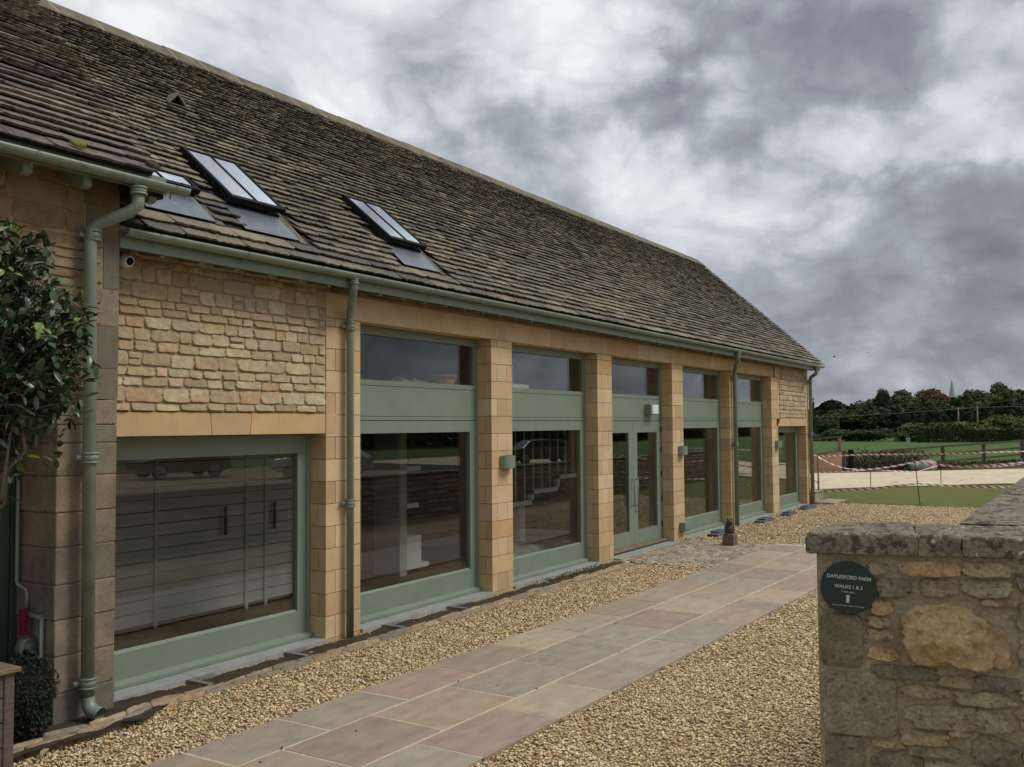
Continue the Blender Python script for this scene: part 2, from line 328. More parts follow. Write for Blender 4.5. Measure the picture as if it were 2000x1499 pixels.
def stone(mb, T, u0, u1, v0, v1, depth, col, seed=0, rings=(.35, .7, .9, 1.0), na=16, boxy=5.0, rough=.10, skew=0., base=-.01, mi=0, dome=.3, lean=0., lump=.35):
    """a rough-faced stone: wobbly outline, domed and lumpy front, set base deep into the bed"""
    cu, cv = (u0+u1)/2, (v0+v1)/2; ru, rv = (u1-u0)/2, (v1-v0)/2
    rd = random.Random(seed); ox, oy = rd.uniform(0, 99), rd.uniform(0, 99); tl = rd.uniform(-.25, .25); tl2 = rd.uniform(-.25, .25)
    vs = []; m = min(ru, rv)
    def P(r, k, dep):
        t = 2*math.pi*k/na; c, s_ = math.cos(t), math.sin(t)
        q = (abs(c)**boxy + abs(s_)**boxy)**(-1/boxy)
        wob = 1 + rough*mnoise.noise(Vector((c*1.3+ox, s_*1.3+oy, 0))) + rough*.55*mnoise.noise(Vector((c*3.7+ox, s_*3.7+oy, 5))) + rough*.35*mnoise.noise(Vector((c*9+ox, s_*9+oy, 8)))
        uu = cu + ru*c*q*r*wob + skew*rv*s_*r; vv = cv + rv*s_*q*r*wob
        f = (1-dome*r**2.5) if dep is None else 0
        w = dep if dep is not None else depth*(f + tl*c*r + tl2*s_*r - lean*s_*q*r + lump*(mnoise.noise(Vector((uu*9/(.3+m*8)+ox, vv*9/(.3+m*8)+oy, 3)))+.5*mnoise.noise(Vector((uu*26/(.3+m*8)+ox, vv*26/(.3+m*8)+oy, 7)))+.3*mnoise.noise(Vector((uu*60/(.3+m*8)+ox, vv*60/(.3+m*8)+oy, 9)))))
        return T(uu, vv, w)
    vs.append(P(0, 0, None))
    for r in rings:
        for k in range(na): vs.append(P(r, k, None))
    for k in range(na): vs.append(P(1.03, k, base))
    fs = [(0, 1+k, 1+(k+1) % na) for k in range(na)]
    for i in range(len(rings)):
        a = 1+i*na; b = a+na
        fs += [(a+k, b+k, b+(k+1) % na, a+(k+1) % na) for k in range(na)]
    mb.add(vs, fs, col, mi, True)

def rubble(mb, T, u0, u1, v0, v1, pal, hmin, hmax, wmin, wmax, depth=.014, gap=.010, seed=1, na=28):
    rd = random.Random(seed); v = v0; k = seed*1000
    while v < v1-.02:
        h = rd.uniform(hmin, hmax);
        if v+h > v1-.03: h = v1-v
        u = u0 - rd.uniform(0, wmin*.4); first = True
        while u < u1-.01:
            w = rd.uniform(wmin, wmax)*(.75+h/(hmin+hmax)*.5)
            if u+w > u1-.06: w = u1-u
            a, b = max(u, u0), min(u+w, u1)
            if h > .75*hmax and rd.random() < .18 and b-a < wmax*.8:
                hs = [(v, v+h*.48), (v+h*.52, v+h)]
            else: hs = [(v, v+h)]
            for (c, d) in hs:
                j = rd.uniform(-.006, .006)
                stone(mb, T, a+gap/2+rd.uniform(0, .004), b-gap/2-rd.uniform(0, .004), c+gap/2+j, d-gap/2+j, depth*rd.uniform(.6, 1.3), pick(pal, .14, .04), seed=k, na=na, rings=(.3, .6, .93, 1.0), rough=.16, boxy=rd.uniform(7, 22), dome=.08, lean=.5, lump=.55); k += 1
            u += w
        v += h

# ================================================================== GROUND
def sheet(name, poly, z, mat, kind='structure', label=None, thick=0):
    mb = MB(); n = len(poly)
    mb.add([(x, y, z) for x, y in poly], [tuple(range(n))])
    return tag(mb.build(name, mat), kind=kind)
GZ = -0.03
sheet('gravel_ground', [(-30, -34), (45, -34), (45, 12), (-30, 12)], GZ, M['gravel'])
# the far land: one sheet out to the horizon
mb = MB(); mb.add([(-600, -900, -.06), (900, -900, -.06), (900, 900, -.06), (-600, 900, -.06)], [(0, 1, 2, 3)])
tag(mb.build('field', M['field']), kind='structure')
# lawn (near edge slightly wavy), track, rough verge
lawn = [(28.62, .35)] + [(28.66+.04*math.sin(i*1.7), -.3-i*.5) for i in range(0, 14)] + [(29.0, -9), (40, -9), (39.5, -4), (35.4, 0), (33.9, 1.2), (33.4, 12), (28.6, 12)]
sheet('lawn', lawn, GZ+.012, M['lawn'])
sheet('verge', [(33.0, 14), (33.6, 1.2), (35.1, 0), (39.2, -4), (39.6, -30), (66, -30), (60.6, -4), (52, 1), (47, 5), (44, 14)], GZ+.004, M['verge'])
sheet('track', [(33.6, 12), (34.2, 1.3), (35.9, 0), (40.3, -4), (44, -12), (47, -34), (62, -34), (57, -10), (53.5, -3.9), (49, 0.2), (45.0, 4.0), (42.5, 12)], GZ+.016, M['asphalt'])

# loose gravel: real pebbles where the photo is close enough to show them
def pebbles(regions):
    A = []
    for (poly, dens, size) in regions:
        p = np.array(poly); lo, hi = p.min(0), p.max(0); n = int((hi-lo).prod()*dens)
        q = rng.uniform(lo, hi, (n, 2)); ins = np.zeros(n, bool); j = len(p)-1
        for i in range(len(p)):
            c1 = (p[i,1] > q[:,1]) != (p[j,1] > q[:,1])
            xx = (p[j,0]-p[i,0])*(q[:,1]-p[i,1])/(p[j,1]-p[i,1]+1e-12)+p[i,0]
            ins ^= c1 & (q[:,0] < xx); j = i
        q = q[ins]; A.append(np.c_[q, np.full(len(q), size)])
    A = np.vstack(A); n = len(A)
    base = np.array([(1,0,0),(0,1,0),(-1,0,0),(0,-1,0),(0,0,1),(0,0,-1)], float)
    tri = np.array([(0,1,4),(1,2,4),(2,3,4),(3,0,4),(1,0,5),(2,1,5),(3,2,5),(0,3,5)])
    sc = A[:, 2:3]*rng.uniform(.55, 1.25, (n, 1))*np.c_[rng.uniform(.8, 1.4, n), rng.uniform(.6, 1.0, n), rng.uniform(.35, .7, n)]
    V = base[None]*(1+rng.uniform(-.25, .25, (n, 6, 1)))*sc[:, None, :]
    a = rng.uniform(0, 2*np.pi, n); b = rng.normal(0, .35, n)
    ca, sa, cb, sb = np.cos(a), np.sin(a), np.cos(b), np.sin(b)
    y = V[..., 1]*cb[:, None]-V[..., 2]*sb[:, None]; z = V[..., 1]*sb[:, None]+V[..., 2]*cb[:, None]
    x = V[..., 0]; V = np.stack([x*ca[:, None]-y*sa[:, None], x*sa[:, None]+y*ca[:, None], z], -1)
    V[..., 0] += A[:, 0:1]; V[..., 1] += A[:, 1:2]; V[..., 2] += GZ + (sc[:, 2:3]*.35) + rng.uniform(0, .012, (n, 1))
    F = (tri[None]+(np.arange(n)*6)[:, None, None]).reshape(-1, 3)
    me = bpy.data.meshes.new('gravel_stones'); me.vertices.add(n*6); me.vertices.foreach_set('co', V.ravel())
    me.loops.add(len(F)*3); me.loops.foreach_set('vertex_index', F.ravel().astype(np.int32))
    me.polygons.add(len(F)); me.polygons.foreach_set('loop_start', np.arange(0, len(F)*3, 3, dtype=np.int32))
    me.update(calc_edges=True); me.materials.append(M['pebble'])
    pal = np.array([(.82,.65,.39),(.72,.53,.29),(.60,.41,.21),(.86,.76,.57),(.38,.24,.12),(.52,.41,.28),(.74,.59,.38),(.19,.13,.085),(.68,.45,.22)])
    pc = pal[rng.choice(len(pal), n, p=[.18,.17,.15,.12,.11,.08,.10,.04,.05])]*rng.uniform(.8, 1.15, (n, 1))
    c = np.ones((len(F)*3, 4), np.float32); c[:, :3] = np.repeat(pc, 24, axis=0)
    at = me.color_attributes.new('col', 'FLOAT_COLOR', 'CORNER'); at.data.foreach_set('color', c.ravel())
    o = bpy.data.objects.new('gravel_stones', me); COL.objects.link(o); return tag(o, kind='stuff')
def edgeL(X): return -1.585 - .0205*(X-4.2)
def edgeR(X): return -3.49 - .032*(X-5.45)
pebbles([([(3.2, -2.2), (3.2, -.55), (9.0, -.57), (9.0, edgeL(9)), (4.3, edgeL(4.3)-.02)], 2300, .0145),
         ([(9.0, edgeL(9)), (9.0, -.57), (14.65, -.62), (14.7, edgeL(14.7))], 1500, .0165),
         ([(4.9, edgeR(4.9)), (9.0, edgeR(9)), (9.0, -5.2), (6.3, -6.2), (5.0, -6.0)], 2400, .0145),
         ([(9.0, edgeR(9)), (15.5, edgeR(15)), (18.4, -3.7), (18.4, -4.6), (9.0, -5.2)], 1150, .0175),
         ([(17.5, -1.75), (18.25, -.02), (28.5, -.02), (28.6, -5.2), (18.0, -4.9), (18.2, -3.4)], 420, .022),
         ([(14.5, -1.85), (4.5, -1.55), (4.5, -1.66), (14.5, -1.93)], 40, .010), ([(14, -3.7), (5.2, -3.45), (5.2, -3.35), (14, -3.6)], 60, .010)])

# ------------------------------------------------------------------ paved path
rd = random.Random(11)
mb = MB(); mb.add([(3.6, edgeL(3.6), GZ+.0305), (3.6, edgeR(3.6), GZ+.0305), (18.1, edgeR(18.1)+.02, GZ+.0305), (18.2, edgeL(18.3), GZ+.0305)], [(0, 1, 2, 3)], mi=1)
FP = [(.375,.295,.220), (.390,.293,.228), (.430,.352,.258), (.345,.300,.236), (.385,.333,.256), (.415,.325,.236), (.325,.258,.205), (.375,.280,.222)]
rows = [(0.0, .30, [4.55, 5.45, 6.39, 7.37, 8.42, 9.42, 10.43, 11.5, 12.43, 13.4, 14.3]),
        (.30, .685, [3.9, 4.95, 5.9, 6.9, 7.97, 9.0, 10.01, 11.0, 11.95, 12.9, 13.9]),
        (.685, 1.0, [4.6, 5.55, 6.6, 7.48, 8.47, 9.48, 10.58, 11.64, 12.2, 13.2, 14.2])]
for ri, (v0, v1, xs) in enumerate(rows):
    xs = [3.62] + xs
    while xs[-1] < 17.2: xs.append(xs[-1] + rd.uniform(.75, 1.05))
    xs.append(18.15 - ri*.1)
    for i, (a, b) in enumerate(zip(xs[:-1], xs[1:])):
        if b-a < .15: continue
        g = .012; w = lambda X, v: edgeL(X)+(edgeR(X)-edgeL(X))*v
        j = [rd.uniform(-.006, .006) for _ in range(8)]; ga = g/1.9
        o = [(a+g+j[0], w(a, v0)-g*(v0 > 0)+j[1]*.5), (a+g+j[2], w(a, v1)+g*(v1 < 1)+j[3]*.5), (b-g+j[4], w(b, v1)+g*(v1 < 1)+j[5]*.5), (b-g+j[6], w(b, v0)-g*(v0 > 0)+j[7]*.5)]
        z = GZ+.034+rd.uniform(-.002, .002); pts = []
        for k in range(4):                        # riven, slightly uneven edges
            p, q = o[k], o[(k+1) % 4]; m_ = 7
            for s_ in range(m_):
                t = s_/m_; dx, dy = q[0]-p[0], q[1]-p[1]; ll = math.hypot(dx, dy)
                wv = (mnoise.noise(Vector((p[0]*3+t*9+k*7, i*3.1+ri, 0)))*.006) if s_ else 0
                pts.append((p[0]+dx*t-dy/ll*wv, p[1]+dy*t+dx/ll*wv))
        n = len(pts); col = jc(rd.choice(FP), .08, .02)
        mb.add([(x, y, z) for x, y in pts] + [(x, y, GZ) for x, y in pts], [tuple(range(n))] + [(k, n+k, n+(k+1) % n, (k+1) % n) for k in range(n)], col)
path = tag(mb.build('path', [M['flag'], M['flagm']], bevel=.003), kind='structure')
# setts in front of the doors
mb = MB(); mb.add([(14.75, -1.80, GZ+.012), (18.15, -1.84, GZ+.012), (18.2, -.12, GZ+.012), (14.72, -.12, GZ+.012)][::-1], [(0, 1, 2, 3)], mi=1)
SP = [(.34,.285,.205), (.39,.33,.24), (.29,.245,.18), (.36,.295,.21), (.25,.215,.165), (.41,.345,.25)]
y = -.13; r_ = 0
while y > -1.76:
    h = .105; x = 14.74 + (.09 if r_ % 2 else 0) - rd.uniform(0, .03)
    while x < 18.1:
        w_ = rd.uniform(.14, .24); z = GZ+.026+rd.uniform(-.004, .005)
        stone(mb, lambda u, v, w: (u, v, GZ+.014+w), max(x, 14.73)+.006, min(x+w_, 18.15)-.006, y-h+.006, y-.006, .016, jc(rd.choice(SP), .15), seed=int(x*91+y*77), rings=(.6, 1.0), na=10, boxy=5, dome=.5)
        x += w_
    y -= h; r_ += 1
tag(mb.build('sett_paving', [M['sett'], M['flagm']]), kind='structure')
# soil strip against the wall
mb = MB(); nx = 160; ny = 7
for i in range(nx+1):
    for j in range(ny+1):
        X = 3.3+i*(14.62-3.3)/nx; Y = -.44+.47*j/ny
        Y = Y*(1+.75*max(0., min(1., (5.4-X)/.5)))
        mb.v.append((X, Y, GZ+.012+.055*max(0., min(1., (5.5-X)/.6))+.022*mnoise.noise(Vector((X*5, Y*7, 0)))+.016*mnoise.noise(Vector((X*19, Y*19, 3)))-(.035 if Y > -.07 and X > 4.9 else 0)))
for i in range(nx):
    for j in range(ny):
        a = i*(ny+1)+j; mb.f.append((a, a+ny+1, a+ny+2, a+1)); mb.c.append((.5,.5,.5)); mb.mi.append(0); mb.smooth.append(True)
tag(mb.build('soil_bed', M['soil']), kind='structure')
# edging stones: two thin rows on edge
ed = thing('stone_edging', (9.2, -.5, GZ), 'double row of thin brown edging stones between the soil strip and the gravel', 'edging')
EP = [(.30,.225,.145), (.35,.275,.185), (.25,.21,.155), (.36,.255,.155), (.23,.20,.155)]
for k, (yo, zz) in enumerate(((-.395, .036), (-.450, .024))):
    x = 3.45 + k*.2
    while x < 14.55:
        ln = rd.uniform(.26, .46) if x < 9 else rd.uniform(.32, .52); a, b = x, min(x+ln-.012, 14.6)
        wy = lambda X: yo - .22*max(0., min(1., (5.4-X)/.7)) + .008*math.sin(X*5+k)
        e = MB()
        stone(e, lambda u, v, w: (u, wy(u)+v, GZ+.060*max(0., min(1., (5.6-u)/.7))+w), a, b, -.025, .025, zz+rd.uniform(-.005, .008), jc(rd.choice(EP), .15), seed=int(x*100)+k, rings=(.5, .85, 1.0), na=14, boxy=5, dome=.12, base=-.09)
        e.build('edging_stone', M['edging'], ed); x += ln

rd = random.Random(14); m = MB()
for k in range(420):
    x = 13.2+rd.uniform(-1.6, 1.25)*rd.uniform(.3, 1); y = rd.uniform(-.40, -.06); a = rd.uniform(0, 6.28); h = rd.uniform(.01, .04)
    p = Vector((x, y, GZ+.025)); d = Vector((math.cos(a)*.025, math.sin(a)*.025, h)); q = Vector((-math.sin(a), math.cos(a), 0))*.008
    m.add([p, p+d*.6+q, p+d, p+d*.6-q], [(0, 1, 2, 3)], jc(rd.choice([(.06,.11,.03), (.08,.13,.04), (.05,.08,.03)]), .2))
tag(m.build('soil_weeds', M['box']), kind='stuff')

# ================================================================== BARN
barn = thing('barn', (16.4, 0, 0), 'long golden stone barn with sage green glazed bays and a stone slate roof', 'barn')
AP = [(.58,.415,.235), (.62,.45,.26), (.56,.40,.225), (.60,.43,.255), (.54,.375,.20), (.62,.46,.28), (.56,.37,.19)]
RP = [(.46,.355,.22), (.49,.385,.245), (.44,.335,.205), (.47,.365,.23), (.51,.415,.28), (.42,.315,.19), (.46,.35,.215), (.50,.40,.265), (.44,.30,.17), (.48,.385,.26)]
ZL, ZT, ZW = 3.505, 3.785, 3.97            # lintel soffit, lintel top, wall head
PX = [(7.72, 8.29), (11.03, 11.58), (14.30, 14.86), (17.57, 18.14), (20.98, 21.44), (24.19, 24.75)]
DEP = .235                                 # depth of the reveals
def ash(mb, x0, x1, y0, y1, z0, z1, g=.0032):
    mb.box(x0+g, x1-g, y0+g*0, y1, z0+g, z1-g, pick(AP, .09, .03))
def pier(x0, x1, ztop, zlow=GZ-.02, left=None, whole=True):
    mb = MB(); w = x1-x0; hc = .2435; z = ztop; i = 0
    mb.box(x0+.006, x1-.006, .006, .42, zlow, ztop, mi=1)
    z -= .10; seq = [(z, ztop)]
    while z > zlow+.01: a = max(z-hc, zlow); seq.append((a, z)); z = a
    for i, (a, b) in enumerate(seq):
        if i % 2 == 1:    # one block across the front, split return
            ash(mb, x0, x1, 0, .105, a, b); ash(mb, x0, x0+.30, .111, .30, a, b); ash(mb, x1-.22, x1, .111, .30, a, b)
        else:             # return block shows its end, then two more
            ash(mb, x0, x0+w*.27, 0, .30, a, b); ash(mb, x0+w*.27, x0+w*.73, 0, .12, a, b); ash(mb, x0+w*.73, x1, 0, .30, a, b)
    return mb.build('pier', [M['ashlar'], M['mortard']], barn, bevel=.0025)
for i, (a, b) in enumerate(PX): pier(a, b, ZL)
# right end quoin
mb = MB(); mb.box(27.50, 27.79, .006, .4, GZ-.02, 2.225, mi=1); mb.box(27.56, 27.79, .006, .4, 2.225, ZW, mi=1)
z = 2.225; k = 0
while z > GZ: ash(mb, 27.49, 27.80, 0, .30, max(z-.2435, GZ-.02), z); z -= .2435
z = 2.45
while z < ZW-.03: ash(mb, 27.55 - .10*(k % 2), 27.80, 0, .3, z, min(z+.24, ZW)); z += .24; k += 1
mb.build('quoin', [M['ashlar'], M['mortard']], barn, bevel=.0025)
# lintels: two long stones and a tapered key over each opening, a small block above each pier
mb = MB(); mb.box(7.73, 24.6, .006, .3, ZL+.004, ZT-.004, mi=1)
def poly_block(mb, pts, y1=.232, y0=0.):
    g = .003; cx = sum(p[0] for p in pts)/4; 
    q = [(p[0]+(g if p[0] < cx else -g), p[1]) for p in pts]
    mb.prism(q, lambda t, x, z: (x, t, z), y0, y1, pick(AP, .06, .02))
def lintel_run(mb, x0, x1, zb, zt, kc, kw=.20, kt=.035):
    a, b = kc-kw, kc+kw
    poly_block(mb, [(x0, zb+.003), (a, zb+.003), (a-kt, zt-.003), (x0, zt-.003)])
    poly_block(mb, [(a, zb+.003), (b, zb+.003), (b+kt, zt-.003), (a-kt, zt-.003)])
    poly_block(mb, [(b, zb+.003), (x1, zb+.003), (x1, zt-.003), (b+kt, zt-.003)])
starts = [7.72] + [(a+b)/2+.07 for a, b in PX[1:]]
for i in range(5):
    x0 = starts[i]; x1 = (PX[i+1][0]+PX[i+1][1])/2-.07
    lintel_run(mb, x0, x1, ZL, ZT, (PX[i][1]+PX[i+1][0])/2)
    if i < 4: poly_block(mb, [(x1, ZL+.003), (x1+.14, ZL+.003), (x1+.14, ZT-.003), (x1, ZT-.003)])
poly_block(mb, [(24.54, ZL+.003), (25.1, ZL+.003), (25.1, ZT-.003), (24.54, ZT-.003)])
mb.build('lintel', [M['ashlar'], M['mortard']], barn, bevel=.0025)
mb = MB(); mb.box(4.95, 7.90, .006, .3, 2.229, 2.441, mi=1)
lintel_run(mb, 4.95, 7.715, 2.225, 2.445, 6.40, .24, .02); poly_block(mb, [(7.725, 2.228), (7.91, 2.228), (7.91, 2.442), (7.725, 2.442)], -.003+.232, -.003)
mb.build('lintel', [M['ashlar'], M['mortard']], barn, bevel=.0025)
mb = MB(); lintel_run(mb, 24.62, 27.80, 2.225, 2.447, 26.1, .25, .02); mb.build('lintel', [M['ashlar'], M['mortard']], barn, bevel=.0025)
# rubble panels
def panel(x0, x1, z0, z1, seed, pal=RP, hm=(.055, .150), wm=(.13, .36), depth=.013):
    mb = MB(); mb.box(x0, x1, .004, .30, z0, z1, mi=1)
    rubble(mb, FACE, x0+.008, x1-.004, z0+.004, z1-.004, pal, *hm, *wm, depth=depth, gap=.016, seed=seed)
    return mb.build('rubble_wall', [M['rubble'], M['mortar']], barn)
panel(4.9, 7.712, 2.449, ZW, 3)
panel(24.90, 27.45, 2.451, ZW, 4, hm=(.09, .15), wm=(.16, .4))
mb = MB()
z = ZL; k = 0
while z > 2.46: ash(mb, 24.757, 24.895-.0, 0, .3, z-.24, z); z -= .24
mb.build('quoin', [M['ashlar'], M['mortard']], barn, bevel=.0025)
panel(7.72, 27.5, ZT+.003, ZW+.03, 9, pal=[(.26,.16,.095), (.30,.19,.11), (.22,.14,.085)], hm=(.08, .10), wm=(.25, .5), depth=.008)
# shell: gable, back wall, inner wall linings, ceiling, floor
mb = MB()
mb.prism([(.32, GZ), (6.6, GZ), (6.6, 4.0), (3.37, 7.0), (.32, 4.2)], lambda t, y, z: (t, y, z), 27.45, 27.785, (.45,.31,.19))
mb.box(4.2, 27.45, 6.3, 6.6, GZ, 4.0, (.45,.31,.19))
mb.build('gable_wall', M['rubble'], barn)
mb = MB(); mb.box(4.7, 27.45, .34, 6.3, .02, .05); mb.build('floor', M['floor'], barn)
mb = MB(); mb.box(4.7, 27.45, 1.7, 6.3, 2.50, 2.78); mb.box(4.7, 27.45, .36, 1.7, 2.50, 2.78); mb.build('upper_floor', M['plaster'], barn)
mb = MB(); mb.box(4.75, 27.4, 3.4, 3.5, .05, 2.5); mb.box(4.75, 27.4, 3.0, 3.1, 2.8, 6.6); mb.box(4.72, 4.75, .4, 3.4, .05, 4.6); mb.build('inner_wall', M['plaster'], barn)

# ---- joinery
def frame_box(mb, x0, x1, z0, z1, y0, y1): mb.box(x0, x1, y0, y1, z0, z1)
def low_window(x0, x1, gx0, gx1, gz0=.325, gz1=2.215, ztop=2.37, zsill=.045, tophead=True):
    """big lower pane: outer frame, sash rails round the glass, projecting timber sill"""
    w = MB(); yf = DEP
    w.box(x0, x0+.055, yf-.012, yf+.10, zsill, ztop); w.box(x1-.055, x1, yf-.012, yf+.10, zsill, ztop)
    w.box(x0+.057, gx0, yf, yf+.08, zsill+.02, ztop-.003); w.box(gx1, x1-.057, yf, yf+.08, zsill+.02, ztop-.003)
    w.box(gx0, gx1, yf, yf+.08, gz1, ztop-.003); w.box(gx0, gx1, yf, yf+.08, zsill+.02, gz0)
    fr = w.build('window', M['green'], barn, bevel=.003)
    s = MB(); s.prism([(yf-.07, zsill-.03), (yf-.07, zsill+.006), (yf-.002, zsill+.03), (yf+.05, zsill+.03), (yf+.05, zsill-.03)], lambda t, y, z: (t, y, z), x0+.002, x1-.002)
    s.build('sill', M['green'], fr, bevel=.003)
    b = MB()                                     # sloping glazing bead catching the light
    b.prism([(yf-.001, gz0-.004), (yf+.034, gz0+.022), (yf+.034, gz0-.004)], lambda t, y, z: (t, y, z), gx0, gx1); b.build('glazing_bead', M['green'], fr)
    p = MB(); p.box(gx0-.004, gx1+.004, yf+.036, yf+.056, gz0-.004, gz1+.004); p.build('pane', M['glass'], fr)
    return fr
def upper(x0, x1):
    yf = DEP; w = MB()
    w.box(x0, x0+.045, yf-.012, yf+.10, 2.372, ZL-.002); w.box(x1-.045, x1, yf-.012, yf+.10, 2.372, ZL-.002)
    w.box(x0+.047, x1-.047, yf-.004, yf+.08, 3.405, ZL-.002)
    w.box(x0+.047, x1-.047, yf-.002, yf+.08, 2.795, 2.86)
    gx0, gx1 = x0+.085, x1-.085
    w.box(x0+.047, gx0, yf+.002, yf+.08, 2.862, 3.403); w.box(gx1, x1-.047, yf+.002, yf+.08, 2.862, 3.403)
    fr = w.build('window', M['green'], barn, bevel=.003)
    p = MB(); p.box(gx0-.003, gx1+.003, yf+.036, yf+.056, 2.857, 3.41); p.build('pane', M['glass'], fr)
    g = MB(); g.box(x0+.047, x1-.047, yf+.004, yf+.07, 2.424, 2.791); g.box(x0+.047, x1-.047, yf, yf+.07, 2.376, 2.419)
    g.box(x0+.046, x1-.046, yf+.02, yf+.06, 2.37, 2.80); g.build('spandrel_panel', M['green'], barn, bevel=.003)
    return fr
for i in (0, 1, 3, 4):
    x0, x1 = PX[i][1], PX[i+1][0]
    upper(x0, x1); low_window(x0, x1, x0+.185, x1-.185)
upper(PX[2][1], PX[3][0])
low_window(4.95, 7.72, 5.10, 7.535, gz0=.31, gz1=2.015, ztop=2.222)
low_window(24.75, 27.49, 24.93, 27.27, gz0=.325, gz1=2.06, ztop=2.222)
# double doors
x0, x1 = PX[2][1], PX[3][0]; yf = DEP; w = MB()
w.box(x0, x0+.06, yf-.012, yf+.10, .06, 2.37); w.box(x1-.06, x1, yf-.012, yf+.10, .06, 2.37)
w.box(x0+.061, x1-.061, yf+.062, yf+.10, 2.30, 2.37); w.build('door_frame', M['green'], barn, bevel=.003)
for k, (a, b) in enumerate(((x0+.063, 16.208), (16.214, x1-.063))):
    d = MB(); d.box(a, a+.185, yf, yf+.06, .07, 2.366); d.box(b-.185, b, yf, yf+.06, .07, 2.366)
    d.box(a+.185, b-.185, yf, yf+.06, 2.15, 2.366); d.box(a+.185, b-.185, yf, yf+.06, .07, .33)
    dr = d.build('door', M['green'], barn, bevel=.003)
    p = MB(); p.box(a+.18, b-.18, yf+.025, yf+.04, .325, 2.155); p.build('pane', M['glass'], dr)
    hx = 16.208-.075 if k == 0 else 16.214+.075
    h = MB(); h.tube([(hx, yf, .80), (hx, yf-.06, .80), (hx, yf-.06, 1.28), (hx, yf, 1.28)], .012, 8); h.build('handle', M['gutter'], dr)
    if k == 0: h = MB(); h.box(15.96, 16.0, yf+.06, yf+.10, .82, 1.30); h.build('handle', M['black'], dr)
    else:
        h = MB(); h.tube([(16.31, yf-.008, .68), (16.31, yf+.004, .68)], .02, 10); h.build('lock', M['black'], dr)
        for zz in (.35, .85, 1.33, 1.80, 2.2):
            h = MB(); h.tube([(b+.002, yf-.014, zz-.05), (b+.002, yf-.014, zz+.05)], .010, 8); h.build('hinge', M['black'], dr)
th = MB(); th.box(x0, x1, .12, .34, .03, .068); th.build('threshold', M['fencel'], barn)
# stone slabs under the joinery
for (a, b) in [(5.06, 7.72), (8.29, 11.03), (11.58, 14.30), (14.86, 17.57), (18.14, 20.98), (21.44, 24.19), (24.75, 27.49)]:
    s = MB(); n = 3; w_ = (b-a)/n
    for k in range(n): s.box(a+k*w_+.003, a+(k+1)*w_-.003, -.035 if a < 14 or a > 15 else -.13, .33, GZ-.05, .012 if a < 14 or a > 15 else .002)
    s.build('slab', M['concrete'], barn, bevel=.004)

# ================================================================== ROOFS
PIT = math.atan(.896); SL, CS = math.sin(PIT), math.cos(PIT)
def MAINR(x, s, w): return (x, -.39+s*CS-w*SL, 4.005+s*SL+w*CS)
SMAX = (3.37+.39)/CS
def slates(mb, T, x0, x1f, smax, e0, e1, w0, w1, pal, seed, holes=(), mi=0, thick=.019, xl=None, s0=-.06):
    rd = random.Random(seed); s = s0; row = 0
    while s < smax-.06:
        t = max(0, s)/smax; e = e0+(e1-e0)*t**.75; wm = w0+(w1-w0)*t**.7
        x = x0 - rd.uniform(0, wm) if xl is None else xl(s)-rd.uniform(0, wm)
        xe = x1f(s) + rd.uniform(-.03, .035)
        while x < xe-.02:
            w_ = wm*rd.uniform(.6, 1.4); b = min(x+w_, xe)
            if xe-b < wm*.35: b = xe
            cx = (x+b)/2; hit = any(h[0]-.0 < cx < h[1] and h[2] < s+e*.6 < h[3] for h in holes)
            if not hit:
                g = .003; th = thick*rd.uniform(.7, 1.3); ln = e*1.55; sk = rd.uniform(-.008, .008); n = 9
                j = [rd.uniform(-.011, .011) for _ in range(n+1)]; ll = (.036 if row else .016)*rd.uniform(.8, 1.25); col = rd.choice(pal)
                # broad patches of lighter and darker slates, as weathering leaves them
                m = mnoise.noise(Vector((cx*.42, s*.8, seed))); kk = 1.22*(1+.34*m)*rd.uniform(.87, 1.13); col = tuple(c*kk for c in col)
                vs = []
                for k in range(n+1):
                    u = x+g+(b-x-2*g)*k/n; cor = .012 if k in (0, n) else 0
                    vs.append(T(u, s+j[k]+sk*(k/n-.5)+cor, ll+th))
                for k in range(n+1):
                    u = x+g+(b-x-2*g)*k/n; cor = .012 if k in (0, n) else 0
                    vs.append(T(u, s+j[k]+sk*(k/n-.5)+cor+.006, ll))
                tt = min(s+ln, smax+.03)
                vs += [T(x+g, tt, .012), T(b-g, tt, .012)]
                N1 = n+1
                fs = [(k, k+1, N1+k+1, N1+k)[::-1] for k in range(n)] + [tuple(range(N1))+(2*N1+1, 2*N1)]
                fs += [(0, N1, 2*N1), (n, 2*N1+1, 2*N1-1)]
                mb.add(vs, fs, col, mi)
            x = b
        s += e; row += 1
SP1 = [(.146,.132,.097), (.160,.143,.104), (.130,.119,.090), (.104,.098,.078), (.180,.158,.112), (.142,.129,.096), (.121,.112,.086), (.168,.149,.107), (.215,.184,.126), (.086,.083,.070)]
VX = 27.93
# rooflights: (x0, x1) and slope range of the curb
def s_of(z): return (z-4.03)/SL
LIGHTS = [(5.30, 6.04), (6.43, 7.14), (8.90, 9.60)]; LS0, LS1 = .73, 1.70
holes = [(a-.05, b+.10, LS0-.50, (LS1 if a > 6 else 1.02)+.04) for a, b in LIGHTS]
mb = MB()
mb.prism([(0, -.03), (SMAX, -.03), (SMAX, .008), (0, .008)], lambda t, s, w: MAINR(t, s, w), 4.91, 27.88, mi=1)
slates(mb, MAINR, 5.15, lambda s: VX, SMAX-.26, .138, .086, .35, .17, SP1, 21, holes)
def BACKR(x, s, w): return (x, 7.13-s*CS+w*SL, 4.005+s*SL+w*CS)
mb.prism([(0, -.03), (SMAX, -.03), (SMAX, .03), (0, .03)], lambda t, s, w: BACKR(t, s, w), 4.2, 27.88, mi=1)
roof = mb.build('roof', [M['slate'], M['under']], barn)
